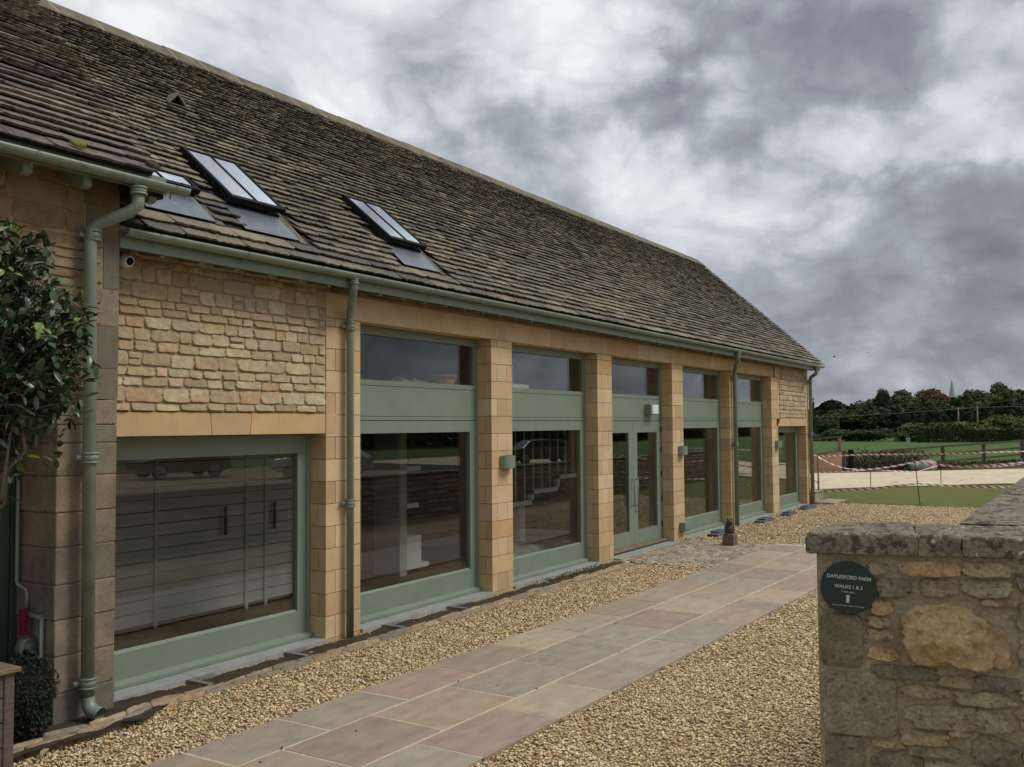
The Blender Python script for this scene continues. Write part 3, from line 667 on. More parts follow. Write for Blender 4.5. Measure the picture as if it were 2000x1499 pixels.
# ridge stones with pale joints
x = 4.3; rr = random.Random(4)
while x < VX-.05:
    w_ = rr.uniform(.50, .62); b = min(x+w_, VX); m = MB(); zt = 7.43 + rr.uniform(-.006, .008)
    pr = [(3.37-.285, 7.140), (3.37-.28, 7.205), (3.37-.05, zt-.03), (3.37, zt), (3.37+.05, zt-.03), (3.37+.28, 7.205), (3.37+.285, 7.140)]
    m.prism(pr, lambda t, y, z: (t, y, z), x+.010, b-.010)
    m.prism([(3.37+(p[0]-3.37)*1.02, p[1]+.003) for p in pr], lambda t, y, z: (t, y, z), x-.009, x+.011, mi=1)
    m.build('ridge_stone', [M['ridge'], M['ridgej']], roof, bevel=.004); x = b
# triangular stone vent
m = MB(); s0 = (6.02-4.005)/SL
def VT(x, z, d): p = MAINR(x, s0, .03); return (p[0], p[1]-.02+d, p[2]+z)
fr = [(7.03, 0), (7.19, .17), (7.35, 0)]; inn = [(7.075, .012), (7.19, .135), (7.305, .012)]
vs = [VT(x, z, 0) for x, z in fr]+[VT(x, z, 0) for x, z in inn]+[VT(x, z, .30) for x, z in fr]+[VT(x, z, .06) for x, z in inn]
m.add(vs, [(0,1,4,3),(1,2,5,4),(2,0,3,5),(0,6,7,1),(1,7,8,2),(3,4,10,9),(4,5,11,10),(5,3,9,11)]); v_ = m.build('roof_vent', M['ridge'], roof)
m = MB(); m.add([VT(x, z, .05) for x, z in inn], [(0, 1, 2)])
for k in range(5): zz = .02+.022*k; hw = .115*(1-zz/.135); m.add([VT(7.19-hw, zz, .02), VT(7.19+hw, zz, .02), VT(7.19+hw, zz+.012, .045), VT(7.19-hw, zz+.012, .045)], [(0,1,2,3)])
m.build('vent_grille', M['black'], v_)
# rooflights, each hinged at the head and standing a little open
for (a, b) in LIGHTS:
    LS1 = .99 if a < 6 else 1.70
    c = MB(); t_ = .045
    for (u0, u1, p0, p1) in ((a, a+t_, LS0, LS1), (b-t_, b, LS0, LS1), (a+t_, b-t_, LS0, LS0+t_), (a+t_, b-t_, LS1-t_, LS1)):
        c.prism([(p0, -.02), (p1, -.02), (p1, .055), (p0, .055)], lambda t, s, w: MAINR(t, s, w), u0, u1)
    sk = c.build('rooflight', M['black'], roof)
    OP = .040 if a > 6 else .02
    def SR(x, s, w): f = (LS1-s)/(LS1-LS0); return MAINR(x, s, .062+OP*f+w)
    c = MB(); f_ = .034
    for (u0, u1, p0, p1) in ((a-.012, a+f_, LS0-.03, LS1), (b-f_, b+.012, LS0-.03, LS1), (a+f_, b-f_, LS0-.03, LS0+.03), (a+f_, b-f_, LS1-.035, LS1), ((a+b)/2-.011, (a+b)/2+.011, LS0+.03, LS1-.035)):
        c.prism([(p0, -.012), (p1, -.012), (p1, .045), (p0, .045)], lambda t, s, w: SR(t, s, w), u0, u1)
    c.build('sash', M['black'], sk, bevel=.003)
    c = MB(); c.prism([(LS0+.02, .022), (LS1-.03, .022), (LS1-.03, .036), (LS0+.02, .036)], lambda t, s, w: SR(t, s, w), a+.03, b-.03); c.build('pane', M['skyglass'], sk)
    c = MB(); c.prism([(LS0+.06, -.018), (LS1-.06, -.018), (LS1-.06, -.010), (LS0+.06, -.010)], lambda t, s, w: MAINR(t, s, w), a+.05, b-.05); c.build('shaft', M['inwhite'], sk)
    c = MB()
    for u in (a+.2, b-.2): c.tube([MAINR(u, LS0+.03, .03), MAINR(u+.01, LS0+.0, .135)], .012, 6)
    c.build('hinge', M['black'], sk)
    c = MB(); c.prism([(LS0-.44, .036), (LS0+.03, .030), (LS0+.03, .036), (LS0-.44, .042)], lambda t, s, w: MAINR(t, s, w), a-.05, b-.035)
    c.prism([(LS0+.03, .01), (LS1+.08, .01), (LS1+.08, .016), (LS0+.03, .016)], lambda t, s, w: MAINR(t, s, w), a-.06, b-.025)
    c.build('flashing', M['lead'], roof)
    c = MB(); c.prism([(LS0-.46, .0), (LS0+.30, .0), (LS0+.30, .030), (LS0-.46, .030)], lambda t, s, w: MAINR(t, s, w), b-.02, b+.085); c.build('mortar_fillet', M['ridge'], roof)

# fascia, gutters, rafter feet, downpipes
def gutter(name, x0, x1, yc, zt, parent, r=.058, br=.98):
    g = MB(); n = 10; o = []; i_ = []
    for k in range(n+1):
        t = math.pi*k/n; o.append((yc-r*math.cos(t), zt-r*math.sin(t))); i_.append((yc-(r-.006)*math.cos(t), zt-(r-.006)*math.sin(t)))
    pr = o+i_[::-1]; m = len(pr)
    vs = [(x0, y, z) for y, z in pr]+[(x1, y, z) for y, z in pr]
    g.add(vs, [(k, (k+1) % m, m+(k+1) % m, m+k) for k in range(m)], smooth=True)
    ob = g.build(name, M['gutter'], parent)
    x = x0+.3
    while x < x1:
        bb = MB()
        o2 = [(yc-(r+.003)*math.cos(math.pi*k/n), zt-(r+.003)*math.sin(math.pi*k/n)) for k in range(n+1)]
        pr2 = o2+[(yc+r-.002, zt), (yc-r+.002, zt)]
        bb.prism(pr2, lambda t, y, z: (t, y, z), x, x+.022); bb.box(x+.007, x+.015, yc+.03, yc+.04, zt-.10, zt-.045)
        bb.build('gutter_bracket', M['gutter'], ob); x += br
    e = MB(); pe = [(yc-(r-.002)*math.cos(math.pi*k/n), zt-(r-.002)*math.sin(math.pi*k/n)) for k in range(n+1)]
    e.prism(pe, lambda t, y, z: (t, y, z), x1-.012, x1-.002); e.prism(pe, lambda t, y, z: (t, y, z), x0+.002, x0+.012); e.build('gutter_end', M['gutter'], ob)
    return ob
gutter('gutter', 4.905, 27.97, -.40, 3.945, barn)
m = MB(); m.box(4.905, 27.84, -.335, -.305, 3.80, 3.985); m.build('fascia', M['green'], barn)
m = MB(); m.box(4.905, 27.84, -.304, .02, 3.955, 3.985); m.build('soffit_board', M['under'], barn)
x = 5.35; k = 0
while x < 27.6:
    m = MB(); m.prism([(-.302, 3.778), (-.302, 3.95), (.03, 3.95), (.03, 3.84)], lambda t, y, z: (t, y, z), x-.024, x+.024); m.build('rafter_foot', M['gutter'], barn, bevel=.004); x += .42
def collar(mb, p, r, d=(0, 0, 1), h=.07, ear=None):
    p = Vector(p); d = Vector(d); mb.tube([p-d*h/2, p+d*h/2], r*1.22, 14)
    for s_ in (-1, 1): mb.tube([p+d*(s_*h/2-.008), p+d*(s_*h/2+.008)], r*1.34, 14)
def downpipe(parent, x, y, z0, pts, r=.05, collars=(), name='downpipe', shoe=False):
    m = MB(); m.tube([(x, y, z0)]+pts, r, 14); o = m.build(name, M['gutter'], parent)
    for z in collars:
        c = MB(); collar(c, (x, y, z), r); c.tube([(x-.10, y+.04, z), (x+.09, y+.04, z)], .022, 8); c.build('pipe_bracket', M['gutter'], o)
    if len(pts) > 1:
        c = MB(); collar(c, pts[-1], r, h=.05); c.build('pipe_socket', M['gutter'], o)
    return o
downpipe(barn, 8.03, -.075, GZ, [(8.03, -.075, 3.50), (8.01, -.09, 3.58), (7.76, -.36, 3.74), (7.74, -.385, 3.80), (7.74, -.385, 3.87)], .042, (3.42, 1.45))
downpipe(barn, 21.13, -.075, GZ, [(21.13, -.075, 3.42), (21.08, -.10, 3.52), (20.52, -.36, 3.72), (20.45, -.385, 3.79), (20.45, -.385, 3.87)], .050, (3.36, 1.85))
downpipe(barn, 27.76, -.075, GZ, [(27.76, -.075, 3.56), (27.72, -.12, 3.64), (27.30, -.36, 3.70), (27.24, -.385, 3.76), (27.24, -.385, 3.87)], .050, (3.5, 2.0))
for x, ww in ((7.07, .30), (8.62, .30), (9.9, .32), (5.85, .32)):
    m = MB(); m.box(x, x+.06, -.335, -.037, GZ-.02, .004); m.box(x+.061, x+ww-.02, -.085, -.037, GZ-.02, .004)
    o = m.build('air_brick_surround', M['greyblock'], barn, bevel=.003)

# ================================================================== OLDER BUILDING ON THE LEFT
old = thing('old_stone_building', (4.2, -.33, 0), 'older weathered stone building with brown slates adjoining the barn on the left', 'building')
OP_ = [(.225,.180,.122), (.265,.212,.148), (.185,.155,.115), (.24,.185,.122), (.165,.146,.112), (.26,.20,.13)]  # darker old stone; the left side's shade is mixed into both palettes
OU = [(.25,.170,.093), (.225,.158,.092), (.265,.18,.103), (.215,.148,.088)]
WY = -.33; XC, XL = 4.90, 4.372                      # wall face, right corner, edge of the recess
def OT(u, v, w): return (u, WY-w, v)
mb = MB(); mb.box(XL+.008, XC-.006, WY+.008, .30, GZ-.03, 2.50, mi=1)
zs = [-.05, .259, .543, .821, 1.09, 1.377, 1.647, 1.927, 2.185, 2.331, 2.53]
for i, (a, b) in enumerate(zip(zs[:-1], zs[1:])):
    jx = [rd.uniform(-.006, .006) for _ in range(2)]
    if i % 2 == 0: mb.box(XL+jx[0], XC+jx[1]*.4, WY+jx[0]*.6, .21, a+.003, b-.002, jc(rd.choice(OP_), .1))
    else: mb.box(XL+jx[0], 4.67, WY+jx[1]*.6, .21, a+.003, b-.002, jc(rd.choice(OP_), .1)); mb.box(4.674, XC+jx[1]*.4, WY+jx[0]*.6, .28, a+.003, b-.002, jc(rd.choice(OP_), .1))
mb.build('quoin', [M['oldashlar'], M['mortard']], old, bevel=.010)
mb = MB(); mb.box(1.5, XC-.008, WY+.004, .30, 2.535, 4.34, mi=1)
zq = [2.535, 2.787, 3.133, 3.438, 3.845, 4.10, 4.32]
for i, (a, b) in enumerate(zip(zq[:-1], zq[1:])):
    w_ = (.22, .30, .30, .145, .30, .32)[i]
    mb.box(XC-w_, XC, WY-.002, .28, a+.003, b-.003, jc(rd.choice(OP_ if i < 4 else OU), .1), mi=2)
rubble(mb, OT, 1.5, 4.60, 2.54, 3.845, OU+OP_[:2], .09, .20, .22, .5, depth=.012, gap=.016, seed=31, na=16)
rubble(mb, OT, 4.60, 4.75, 3.14, 3.84, OU+OP_[:2], .12, .20, .14, .16, depth=.012, gap=.016, seed=33, na=16)
rubble(mb, OT, 1.5, 4.58, 3.85, 4.30, OU, .16, .24, .3, .55, depth=.006, gap=.008, seed=32, na=16)
mb.build('rubble_wall', [M['rubble'], M['mortar'], M['oldashlar']], old)
mb = MB()                                           # shaded recess: return wall, back wall, door
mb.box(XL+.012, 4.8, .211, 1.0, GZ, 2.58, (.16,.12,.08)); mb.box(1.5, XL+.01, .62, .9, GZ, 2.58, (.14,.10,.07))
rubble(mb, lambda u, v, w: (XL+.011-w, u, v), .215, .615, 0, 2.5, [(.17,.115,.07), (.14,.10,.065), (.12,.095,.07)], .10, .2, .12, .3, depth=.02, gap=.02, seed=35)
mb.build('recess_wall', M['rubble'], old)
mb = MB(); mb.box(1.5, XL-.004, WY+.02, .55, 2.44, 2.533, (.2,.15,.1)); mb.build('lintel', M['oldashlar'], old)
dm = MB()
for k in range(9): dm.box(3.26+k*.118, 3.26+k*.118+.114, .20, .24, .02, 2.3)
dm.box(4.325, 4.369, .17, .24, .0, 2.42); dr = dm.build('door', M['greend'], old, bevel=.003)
# roof of brown slates lapping over the barn roof
EY, EZ = -.70, 4.375
P2 = math.atan2(7.40-EZ, 3.33-EY); S2, C2 = math.sin(P2), math.cos(P2); SM2 = (3.33-EY)/C2
def OLDR(x, s, w): return (x, EY+s*C2-w*S2, EZ+s*S2+w*C2)
def oldx(s): return 4.97+1.30*(s/SM2)
mb = MB()
vs = [OLDR(1.2, 0, -.03), OLDR(oldx(0)-.03, 0, -.03), OLDR(oldx(SM2)-.03, SM2, -.03), OLDR(1.2, SM2, -.03), OLDR(1.2, 0, .006), OLDR(oldx(0)-.03, 0, .006), OLDR(oldx(SM2)-.03, SM2, .006), OLDR(1.2, SM2, .006)]
mb.add(vs, [(0,3,2,1),(4,5,6,7),(0,1,5,4),(1,2,6,5),(2,3,7,6),(3,0,4,7)], mi=1)
mb.add([OLDR(oldx(0)-.04, .02, 0), OLDR(oldx(SM2)-.04, SM2, 0), (oldx(SM2)-.1, 3.2, 7.2), (oldx(0)-.1, -.1, 4.2)], [(0, 1, 2, 3)], mi=1)
SP2 = [(.158,.130,.100), (.178,.145,.104), (.135,.113,.090), (.106,.094,.080), (.192,.158,.110), (.148,.122,.096), (.120,.104,.086)]
slates(mb, OLDR, 1.2, oldx, SM2-.08, .172, .10, .46, .26, SP2, 77, thick=.022, xl=lambda s: 1.3)
oroof = mb.build('roof', [M['slater'], M['under']], old)
m = MB(); m.prism([(3.17, 7.22), (3.33, 7.42), (3.50, 7.22)], lambda t, y, z: (t, y, z), 1.2, 4.7); m.build('ridge_stone', M['ridge'], oroof)
m = MB(); stone(m, lambda u, v, w: OLDR(u, v, .05+w), 4.88, 4.98, -.02, .07, .03, (.05,.035,.03), seed=5); m.build('mortar_lump', M['slater'], oroof)
m = MB()
for k in range(3): stone(m, lambda u, v, w: OLDR(u, v, .065+w), 4.20+k*.026, 4.25+k*.028, -.02, .05-k*.01, .02, (.11,.15,.02), seed=50+k)
tag(m.build('moss', M['rubble'], oroof))
m = MB(); m.box(1.2, 5.105, -.655, -.628, 4.24, 4.372); m.build('fascia', M['green'], old)
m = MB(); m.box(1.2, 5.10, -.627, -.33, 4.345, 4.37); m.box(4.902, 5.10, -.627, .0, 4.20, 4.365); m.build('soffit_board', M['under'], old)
gutter('gutter', 1.2, 5.245, -.735, 4.292, old, r=.060, br=1.2)
for x in (3.46, 3.93, 4.41, 5.0):
    m = MB(); m.prism([(-.626, 4.165), (-.626, 4.33), (-.31, 4.34), (-.31, 4.25), (-.57, 4.150)], lambda t, y, z: (t, y, z), x-.035, x+.035); m.build('rafter_foot', M['green'], old, bevel=.004)
dp = downpipe(old, 4.590, -.435, .19, [(4.568, -.435, 3.80), (4.57, -.44, 3.87), (4.615, -.48, 3.93), (4.74, -.68, 4.02), (4.785, -.72, 4.08), (4.785, -.73, 4.19)], .050, (3.83, 2.07, .32))
m = MB(); m.tube([(4.590, -.435, .21), (4.592, -.45, .145), (4.60, -.49, .105), (4.615, -.56, .085)], [.051, .053, .055, .058], 18, caps=False); m.tube([(4.614, -.556, .086), (4.610, -.54, .09), (4.60, -.50, .105)], [.050, .048, .046], 18, caps=False); m.build('pipe_shoe', M['gutter'], dp)
# gas meter pipework in the recess
gm = thing('gas_valve', (4.32, -.1, .55), 'grey gas regulator with red shut off handle and pipes in the dark recess', 'gas meter')
m = MB(); m.tube([(4.335, .12, 2.2), (4.335, .12, 1.10), (4.34, .11, 1.07), (4.35, .02, 1.04), (4.35, .0, 1.01), (4.35, .0, .88)], .015, 8); m.tube([(4.34, -.02, .86), (4.35, -.15, .84), (4.352, -.20, .84)], .020, 8); m.tube([(4.352, -.20, .84), (4.352, -.20, .02)], .018, 8); m.build('pipe', M['gutter'], gm)
m = MB(); m.box(4.28, 4.33, -.06, -.01, .70, .90); m.box(4.275, 4.335, -.065, -.005, .795, .805); m.build('handle', M['red'], gm, bevel=.006)
m = MB(); m.tube([(4.315, -.11, .60), (4.315, -.04, .60)], .085, 20); m.tube([(4.315, -.13, .60), (4.315, -.11, .60)], .045, 16); m.build('regulator', M['zinc'], gm, bevel=.004)
m = MB(); m.tube([(4.27, -.16, .60), (4.295, -.13, .60)], .016, 10); m.build('label_plate', M['chrome'], gm)

# ================================================================== THINGS ON THE BARN
def wall_lamp(x, z, y, label):
    o = thing('wall_lamp', (x+.14, y, z), label, 'wall lamp', 'sage green box wall lamps on the piers')
    m = MB(); n = 8; pr = [(x, y-.0)]+[(x+.14-.14*math.cos(math.pi*k/n), y-.055-.075*math.sin(math.pi*k/n)) for k in range(n+1)]+[(x+.28, y)]
    m.prism(pr, lambda t, a, b: (a, b, t), z-.088, z+.088, mi=0); m.build('lamp_body', M['green'], o, bevel=.003)
    m = MB(); m.box(x+.06, x+.22, y-.10, y-.02, z+.0885, z+.092); m.build('lens', M['black'], o)
wall_lamp(11.235, 1.785, 0, 'sage green curved wall lamp on the second stone pier, nearest of the three lamps')
wall_lamp(17.83, 1.775, 0, 'sage green curved wall lamp on the stone pier just right of the double doors')
wall_lamp(24.44, 1.77, 0, 'sage green wall lamp by the last low window, farthest of the three')
o = thing('outdoor_socket', (17.98, 0, .26), 'small sage green outdoor box low on the pier right of the doors', 'socket box')
m = MB(); m.box(17.84, 18.13, -.11, -.001, .17, .345); m.build('box_body', M['green'], o, bevel=.012)
m = MB(); m.box(17.83, 18.14, -.128, -.111, .20, .352); m.build('lid', M['green'], o, bevel=.008)
o = thing('emergency_light', (16.92, DEP, 2.6), 'white faced emergency light box above the glazed double doors', 'light')
m = MB(); m.box(16.77, 17.08, DEP-.115, DEP+.003, 2.49, 2.69); m.build('housing', M['green'], o, bevel=.004)
m = MB(); m.box(16.785, 17.065, DEP-.16, DEP-.116, 2.503, 2.677); m.build('diffuser', M['diff'], o, bevel=.008)
o = thing('security_camera', (5.16, 0, 3.75), 'white dome security camera under the eaves at the left end of the barn wall', 'security camera')
m = MB(); cc = Vector((5.165, -.055, 3.755)); dd = Vector((.02, -.93, -.25)).normalized()
m.tube([(5.165, -.001, 3.765), cc-dd*.02], [.045, .05], 18)
pts, rs = [], []
for k in range(10): t = -math.pi/2*.9+math.pi*.74*k/9; pts.append(cc+dd*.068*math.sin(t)); rs.append(.068*math.cos(t))
m.tube(pts, rs, 22); m.build('camera_body', M['white'], o)
m = MB(); pts, rs = [], []
for k in range(8): t = math.pi/2*k/8; pts.append(cc+dd*(.040+.034*math.sin(t))); rs.append(.038*math.cos(t)+.001)
m.tube(pts, rs, 18); m.build('dome', M['black'], o)

# ---- inside
o = thing('boarded_partition', (8, 1.9, .05), 'white horizontal boarded partition seen through the left windows', 'partition')
m = MB(); z = .12
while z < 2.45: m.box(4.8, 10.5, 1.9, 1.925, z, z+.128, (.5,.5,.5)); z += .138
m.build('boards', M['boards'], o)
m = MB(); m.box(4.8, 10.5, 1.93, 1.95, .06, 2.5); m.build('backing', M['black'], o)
for x in (6.97, 8.30, 8.62): m = MB(); m.box(x, x+.045, 1.875, 1.899, .05, 2.49); m.build('post', M['boards'], o)
for x in (7.95, 8.75): m = MB(); m.box(x, x+.025, 1.84, 1.869, 1.0, 1.35); m.build('handle', M['black'], o)
o = thing('shelf_unit', (11.3, 1.8, .05), 'narrow white shelf unit standing inside the second glazed bay', 'shelf')
m = MB(); m.box(11.25, 11.42, 1.80, 2.3, .05, 2.5); m.build('upright', M['boards'], o)
for z_, w_ in ((1.05, .30), (1.62, .35), (.12, .55)): m = MB(); m.box(11.421, 11.42+w_, 1.80, 2.2, z_, z_+.07); m.build('shelf', M['inwhite'], o)
m = MB(); m.box(11.421, 11.78, 1.80, 2.2, .19, .62); m.build('cupboard', M['inwhite'], o, bevel=.004)
o = thing('swivel_chair_base', (11.6, 1.75, 1.7), 'upturned black star base of a swivel chair on the top shelf in the second bay', 'chair base')
m = MB(); cb = Vector((11.62, 1.95, 1.74))
for k in range(5): a = 2*math.pi*k/5+.3; m.tube([cb, cb+Vector((.26*math.cos(a), .2*math.sin(a), .05)), cb+Vector((.29*math.cos(a), .22*math.sin(a), .10))], [.02, .014, .02], 6)
m.tube([cb, cb+Vector((0, 0, .30))], .014, 8); m.tube([cb+Vector((0, 0, .29)), cb+Vector((.05, 0, .33))], .022, 8); m.build('star_base', M['black'], o)
o = thing('staircase', (14.6, 1.6, .05), 'white painted stair with slim balusters inside the third bay', 'stairs')
st = [(13.55, .90), (14.50, .90), (14.50, 1.08), (15.45, 1.08), (15.45, 1.30), (16.4, 1.30), (16.4, 1.5), (17.3, 1.5)]
for (a, b) in zip(st[:-1], st[1:]):
    m = MB(); m.box(min(a[0], b[0])-.0, max(a[0], b[0])+.07, 1.42, 1.5, min(a[1], b[1])-.0, max(a[1], b[1])+.075); m.build('stringer', M['inwhite'], o)
for k in range(9):
    x = 14.02+k*.30; zb = .98 if x < 14.5 else 1.16 if x < 15.45 else 1.38
    m = MB(); m.tube([(x, 1.46, zb-.01), (x, 1.46, 2.49)], .017, 6); m.build('baluster', M['inwhite'], o)
m = MB(); m.box(14.2, 14.4, 1.5, 1.7, .05, .9); m.build('newel', M['boards'], o)
o = thing('dust_sheet', (13.6, .9, .05), 'crumpled pale sheet heaped on the floor behind the third bay window', 'dust sheet')
m = MB(); stone(m, lambda u, v, w: (u, v, .05+w), 12.8, 14.5, .7, 1.6, .24, (.2,.2,.2), seed=8, rings=(.2,.4,.6,.8,.95,1.), na=30, boxy=3, rough=.3); m.build('sheet', M['tarp'], o)
o = thing('stacked_railing', (13.0, .8, 2.78), 'white stool like railing piece standing upstairs in the third bay', 'railing')
for x in (12.32, 12.52, 12.72, 12.95): m = MB(); m.box(x, x+.03, .85, .88, 2.86, 3.32); m.build('spindle', M['inwhite'], o)
m = MB(); m.box(12.25, 13.02, .83, .90, 3.321, 3.36); m.build('top_rail', M['inwhite'], o)
m = MB(); m.box(12.05, 12.75, .42, .50, 2.79, 2.935); m.build('bottom_rail', M['inwhite'], o)
o = thing('flower_pot', (10.63, .48, 2.78), 'terracotta pot on the upstairs ledge behind the first upper pane', 'flower pot')
m = MB(); m.tube([(10.63, .52, 2.785), (10.63, .52, 2.96)], [.12, .16], 20); m.build('pot', M['terracotta'], o)
m = MB(); m.tube([(10.63, .52, 2.961), (10.63, .52, 3.01)], [.178, .18], 20); m.build('rim', M['terracotta'], o)
o = thing('plastic_sheet', (10.1, .5, 2.78), 'crumpled clear plastic sheet beside the terracotta pot upstairs', 'plastic sheet')
m = MB(); stone(m, lambda u, v, w: (u, v, 2.785+w), 9.6, 10.42, .38, .62, .13, (.2,.2,.2), seed=9, rings=(.2,.4,.6,.8,.95,1.), na=30, boxy=3, rough=.4); m.build('sheet', M['tarp'], o)

# ================================================================== BOUNDARY WALL WITH THE SIGN
WO = Vector((3.30, -6.375, 0)); WU = Vector((.24965, -.96834, 0)); WN = Vector((-.96834, -.24965, 0))
def BT(u, v, w): p = WO+WU*u+WN*w; return (p.x, p.y, v)                # along, up, out towards the path
def lumpy(mb, T, u0, u1, v0, v1, w0, w1, step=.03, r=.02, amp=.006, fr=14, col=(.5,.5,.5), mi=0, seed=0, warp=None):
    """rounded box with an uneven, weathered surface; T(u, v, w) -> xyz with w up"""
    nu, nv, nw = [max(2, int(round((b-a)/step))) for a, b in ((u0, u1), (v0, v1), (w0, w1))]
    idx = {}; vs = []
    def vert(i, j, k):
        key = (i, j, k)
        if key in idx: return idx[key]
        p = Vector((u0+(u1-u0)*i/nu, v0+(v1-v0)*j/nv, w0+(w1-w0)*k/nw))
        q = Vector((min(max(p.x, u0+r), u1-r), min(max(p.y, v0+r), v1-r), min(max(p.z, w0+r), w1-r)))
        d = p-q; p2 = q+d.normalized()*r if d.length > 1e-6 else p
        s = Vector((p2.x*fr+seed*7.3, p2.y*fr, p2.z*fr)); nn = mnoise.noise(s)+.5*mnoise.noise(s*2.7)+.25*mnoise.noise(s*6.1)
        p2 = p2+(d.normalized() if d.length > 1e-6 else Vector((0, 0, 1)))*amp*nn
        if warp: p2 = warp(p2)
        idx[key] = len(vs); vs.append(T(*p2)); return idx[key]
    fs = []
    for i in range(nu):
        for j in range(nv):
            for k in (0, nw): fs.append((vert(i,j,k), vert(i+1,j,k), vert(i+1,j+1,k), vert(i,j+1,k)))
    for i in range(nu):
        for k in range(nw):
            for j in (0, nv): fs.append((vert(i,j,k), vert(i+1,j,k), vert(i+1,j,k+1), vert(i,j,k+1)))
    for j in range(nv):
        for k in range(nw):
            for i in (0, nu): fs.append((vert(i,j,k), vert(i,j+1,k), vert(i,j+1,k+1), vert(i,j,k+1)))
    mb.add(vs, fs, col, mi, True)
bw = thing('boundary_wall', (3.6, -6.9, 0), 'lichened rubble boundary wall with a flat stone coping carrying the round sign', 'stone wall')
mb = MB()                                             # mortar body, face gently uneven
nu, nz = 60, 100
def body(u, z): return BT(u, z, .003*mnoise.noise(Vector((u*9, z*9, 1)))+.0025*mnoise.noise(Vector((u*25, z*25, 4)))-.002)
vs = [body(-.012+.9*i/nu, GZ+1.90*k/nz) for k in range(nz+1) for i in range(nu+1)]
mb.add(vs, [(k*(nu+1)+i, k*(nu+1)+i+1, (k+1)*(nu+1)+i+1, (k+1)*(nu+1)+i) for k in range(nz) for i in range(nu)], (.5,.5,.5), 1, True)
def BV(u, v, w): p = WO+WU*u-WN*v; return (p.x, p.y, w)               # plan frame: along, away, up
mb.add([BV(-.012, .004, GZ), BV(.06, .33, GZ), BV(.888, .33, GZ), BV(.888, .004, GZ), BV(-.012, .004, 1.868), BV(.06, .33, 1.868), BV(.888, .33, 1.868), BV(.888, .004, 1.868)],
       [(0,3,2,1),(4,5,6,7),(0,1,5,4),(1,2,6,5),(2,3,7,6)], (.5,.5,.5), 1)
mb.box(3.75, 8.5, -7.2, -6.775, GZ, 1.868, mi=1)
WP = {0: (.205,.170,.115), 1: (.262,.226,.155), 2: (.305,.255,.165), 3: (.335,.260,.150), 4: (.285,.240,.165), 5: (.42,.290,.145), 6: (.32,.245,.150), 9: (.50,.365,.19)}
STN = [('q',-0.004,0.130,1.489,1.654,0),('q',-0.002,0.230,1.266,1.466,1),('q',0.004,0.127,1.066,1.252,0),('q',-0.007,0.145,1.676,1.830,4),('r',0.154,0.209,1.800,1.832,2),('r',0.254,0.427,1.801,1.839,5),('r',0.446,0.582,1.805,1.846,3),('r',0.174,0.275,1.726,1.786,0),('r',0.316,0.416,1.738,1.783,6),('r',0.436,0.578,1.740,1.788,2),('r',0.161,0.217,1.668,1.710,5),('r',0.601,0.690,1.758,1.819,0),('r',0.494,0.595,1.712,1.730,3),('r',0.150,0.210,1.625,1.654,3),('r',0.149,0.220,1.584,1.612,3),('r',0.148,0.234,1.521,1.558,5),('r',0.600,0.701,1.640,1.720,1),('r',0.599,0.698,1.526,1.618,2),('r',0.164,0.348,1.463,1.495,0),('r',0.367,0.463,1.445,1.475,6),('r',0.469,0.591,1.450,1.483,0),('r',0.250,0.386,1.405,1.437,3),('r',0.411,0.566,1.392,1.429,2),('r',0.262,0.564,1.310,1.378,2),('r',0.245,0.380,1.253,1.292,3),('r',0.253,0.412,1.217,1.245,2),('r',0.152,0.300,1.140,1.220,0),('r',0.449,0.590,1.215,1.289,0),('r',0.155,0.248,1.236,1.249,5),('r',0.600,0.694,1.416,1.450,2),('r',0.590,0.692,1.320,1.397,3),('r',0.424,0.586,1.154,1.195,2),('r',0.605,0.689,1.212,1.299,2),('r',0.311,0.413,1.152,1.197,3),
 ('r',0.39,0.45,1.35-.06,1.372-.06,3),('r',0.70,0.80,1.74,1.80,2),('r',0.71,0.85,1.60,1.70,3),('r',0.70,0.82,1.45,1.55,2),('r',0.715,0.84,1.3,1.4,3)]
for k, (ty, a, b, c_, d, ci) in enumerate(STN):
    q = ty == 'q'
    stone(mb, BT, a-(0 if q else .005), b+(0 if q else .005), c_-.003, d+.003, .010 if q else .016, jc(WP[ci], .08), seed=900+k, rings=(.2,.4,.6,.75,.88,.96,1.) , na=44, boxy=9 if q else random.uniform(2.6, 4.6), rough=.05 if q else .24, dome=.15 if q else .30, base=-.012, lean=.1 if q else .5, lump=.3 if q else .7)
rubble(mb, BT, .0, .86, GZ, 1.05, [WP[0], WP[1], WP[2], WP[3]], .06, .14, .1, .3, depth=.014, gap=.024, seed=77, na=18)
rubble(mb, lambda u, v, w: (u, -6.775+w, v), 3.9, 8.5, GZ, 1.85, [WP[0], WP[1], WP[2], WP[3]], .08, .16, .15, .4, depth=.02, gap=.02, seed=78, na=12)
mb.build('wall_body', [M['wallstone'], M['mortarw']], bw)
mb = MB()                                             # the big yellow stone with a spalled right shoulder
stone(mb, BT, .242, .520, 1.513, 1.700, .036, WP[9], seed=41, rings=(.15,.3,.45,.6,.72,.84,.93,1.), na=64, boxy=3.3, rough=.24, dome=.18, skew=-.12, lean=.25, lump=.8)
stone(mb, BT, .47, .572, 1.512, 1.640, .017, (.42,.285,.16), seed=42, rings=(.2,.4,.6,.8,.93,1.), na=40, boxy=2.6, rough=.2, dome=.3, skew=-.15)
mb.build('large_stone', M['yelstone'], bw)
def sk(p): p.x += max(0., (.42-p.x)/.42)*.28*max(0., p.y); return p
for k, (a, b) in enumerate(((-.045, .3005), (.3015, .4335), (.4345, .95))):
    m = MB(); lumpy(m, BV, a, b, -.026, .372, 1.862, 1.934-.002*k, step=.012, r=.009, amp=.0065, fr=18, seed=k, warp=sk)
    m.build('coping_stone', M['coping'], bw)
m = MB()
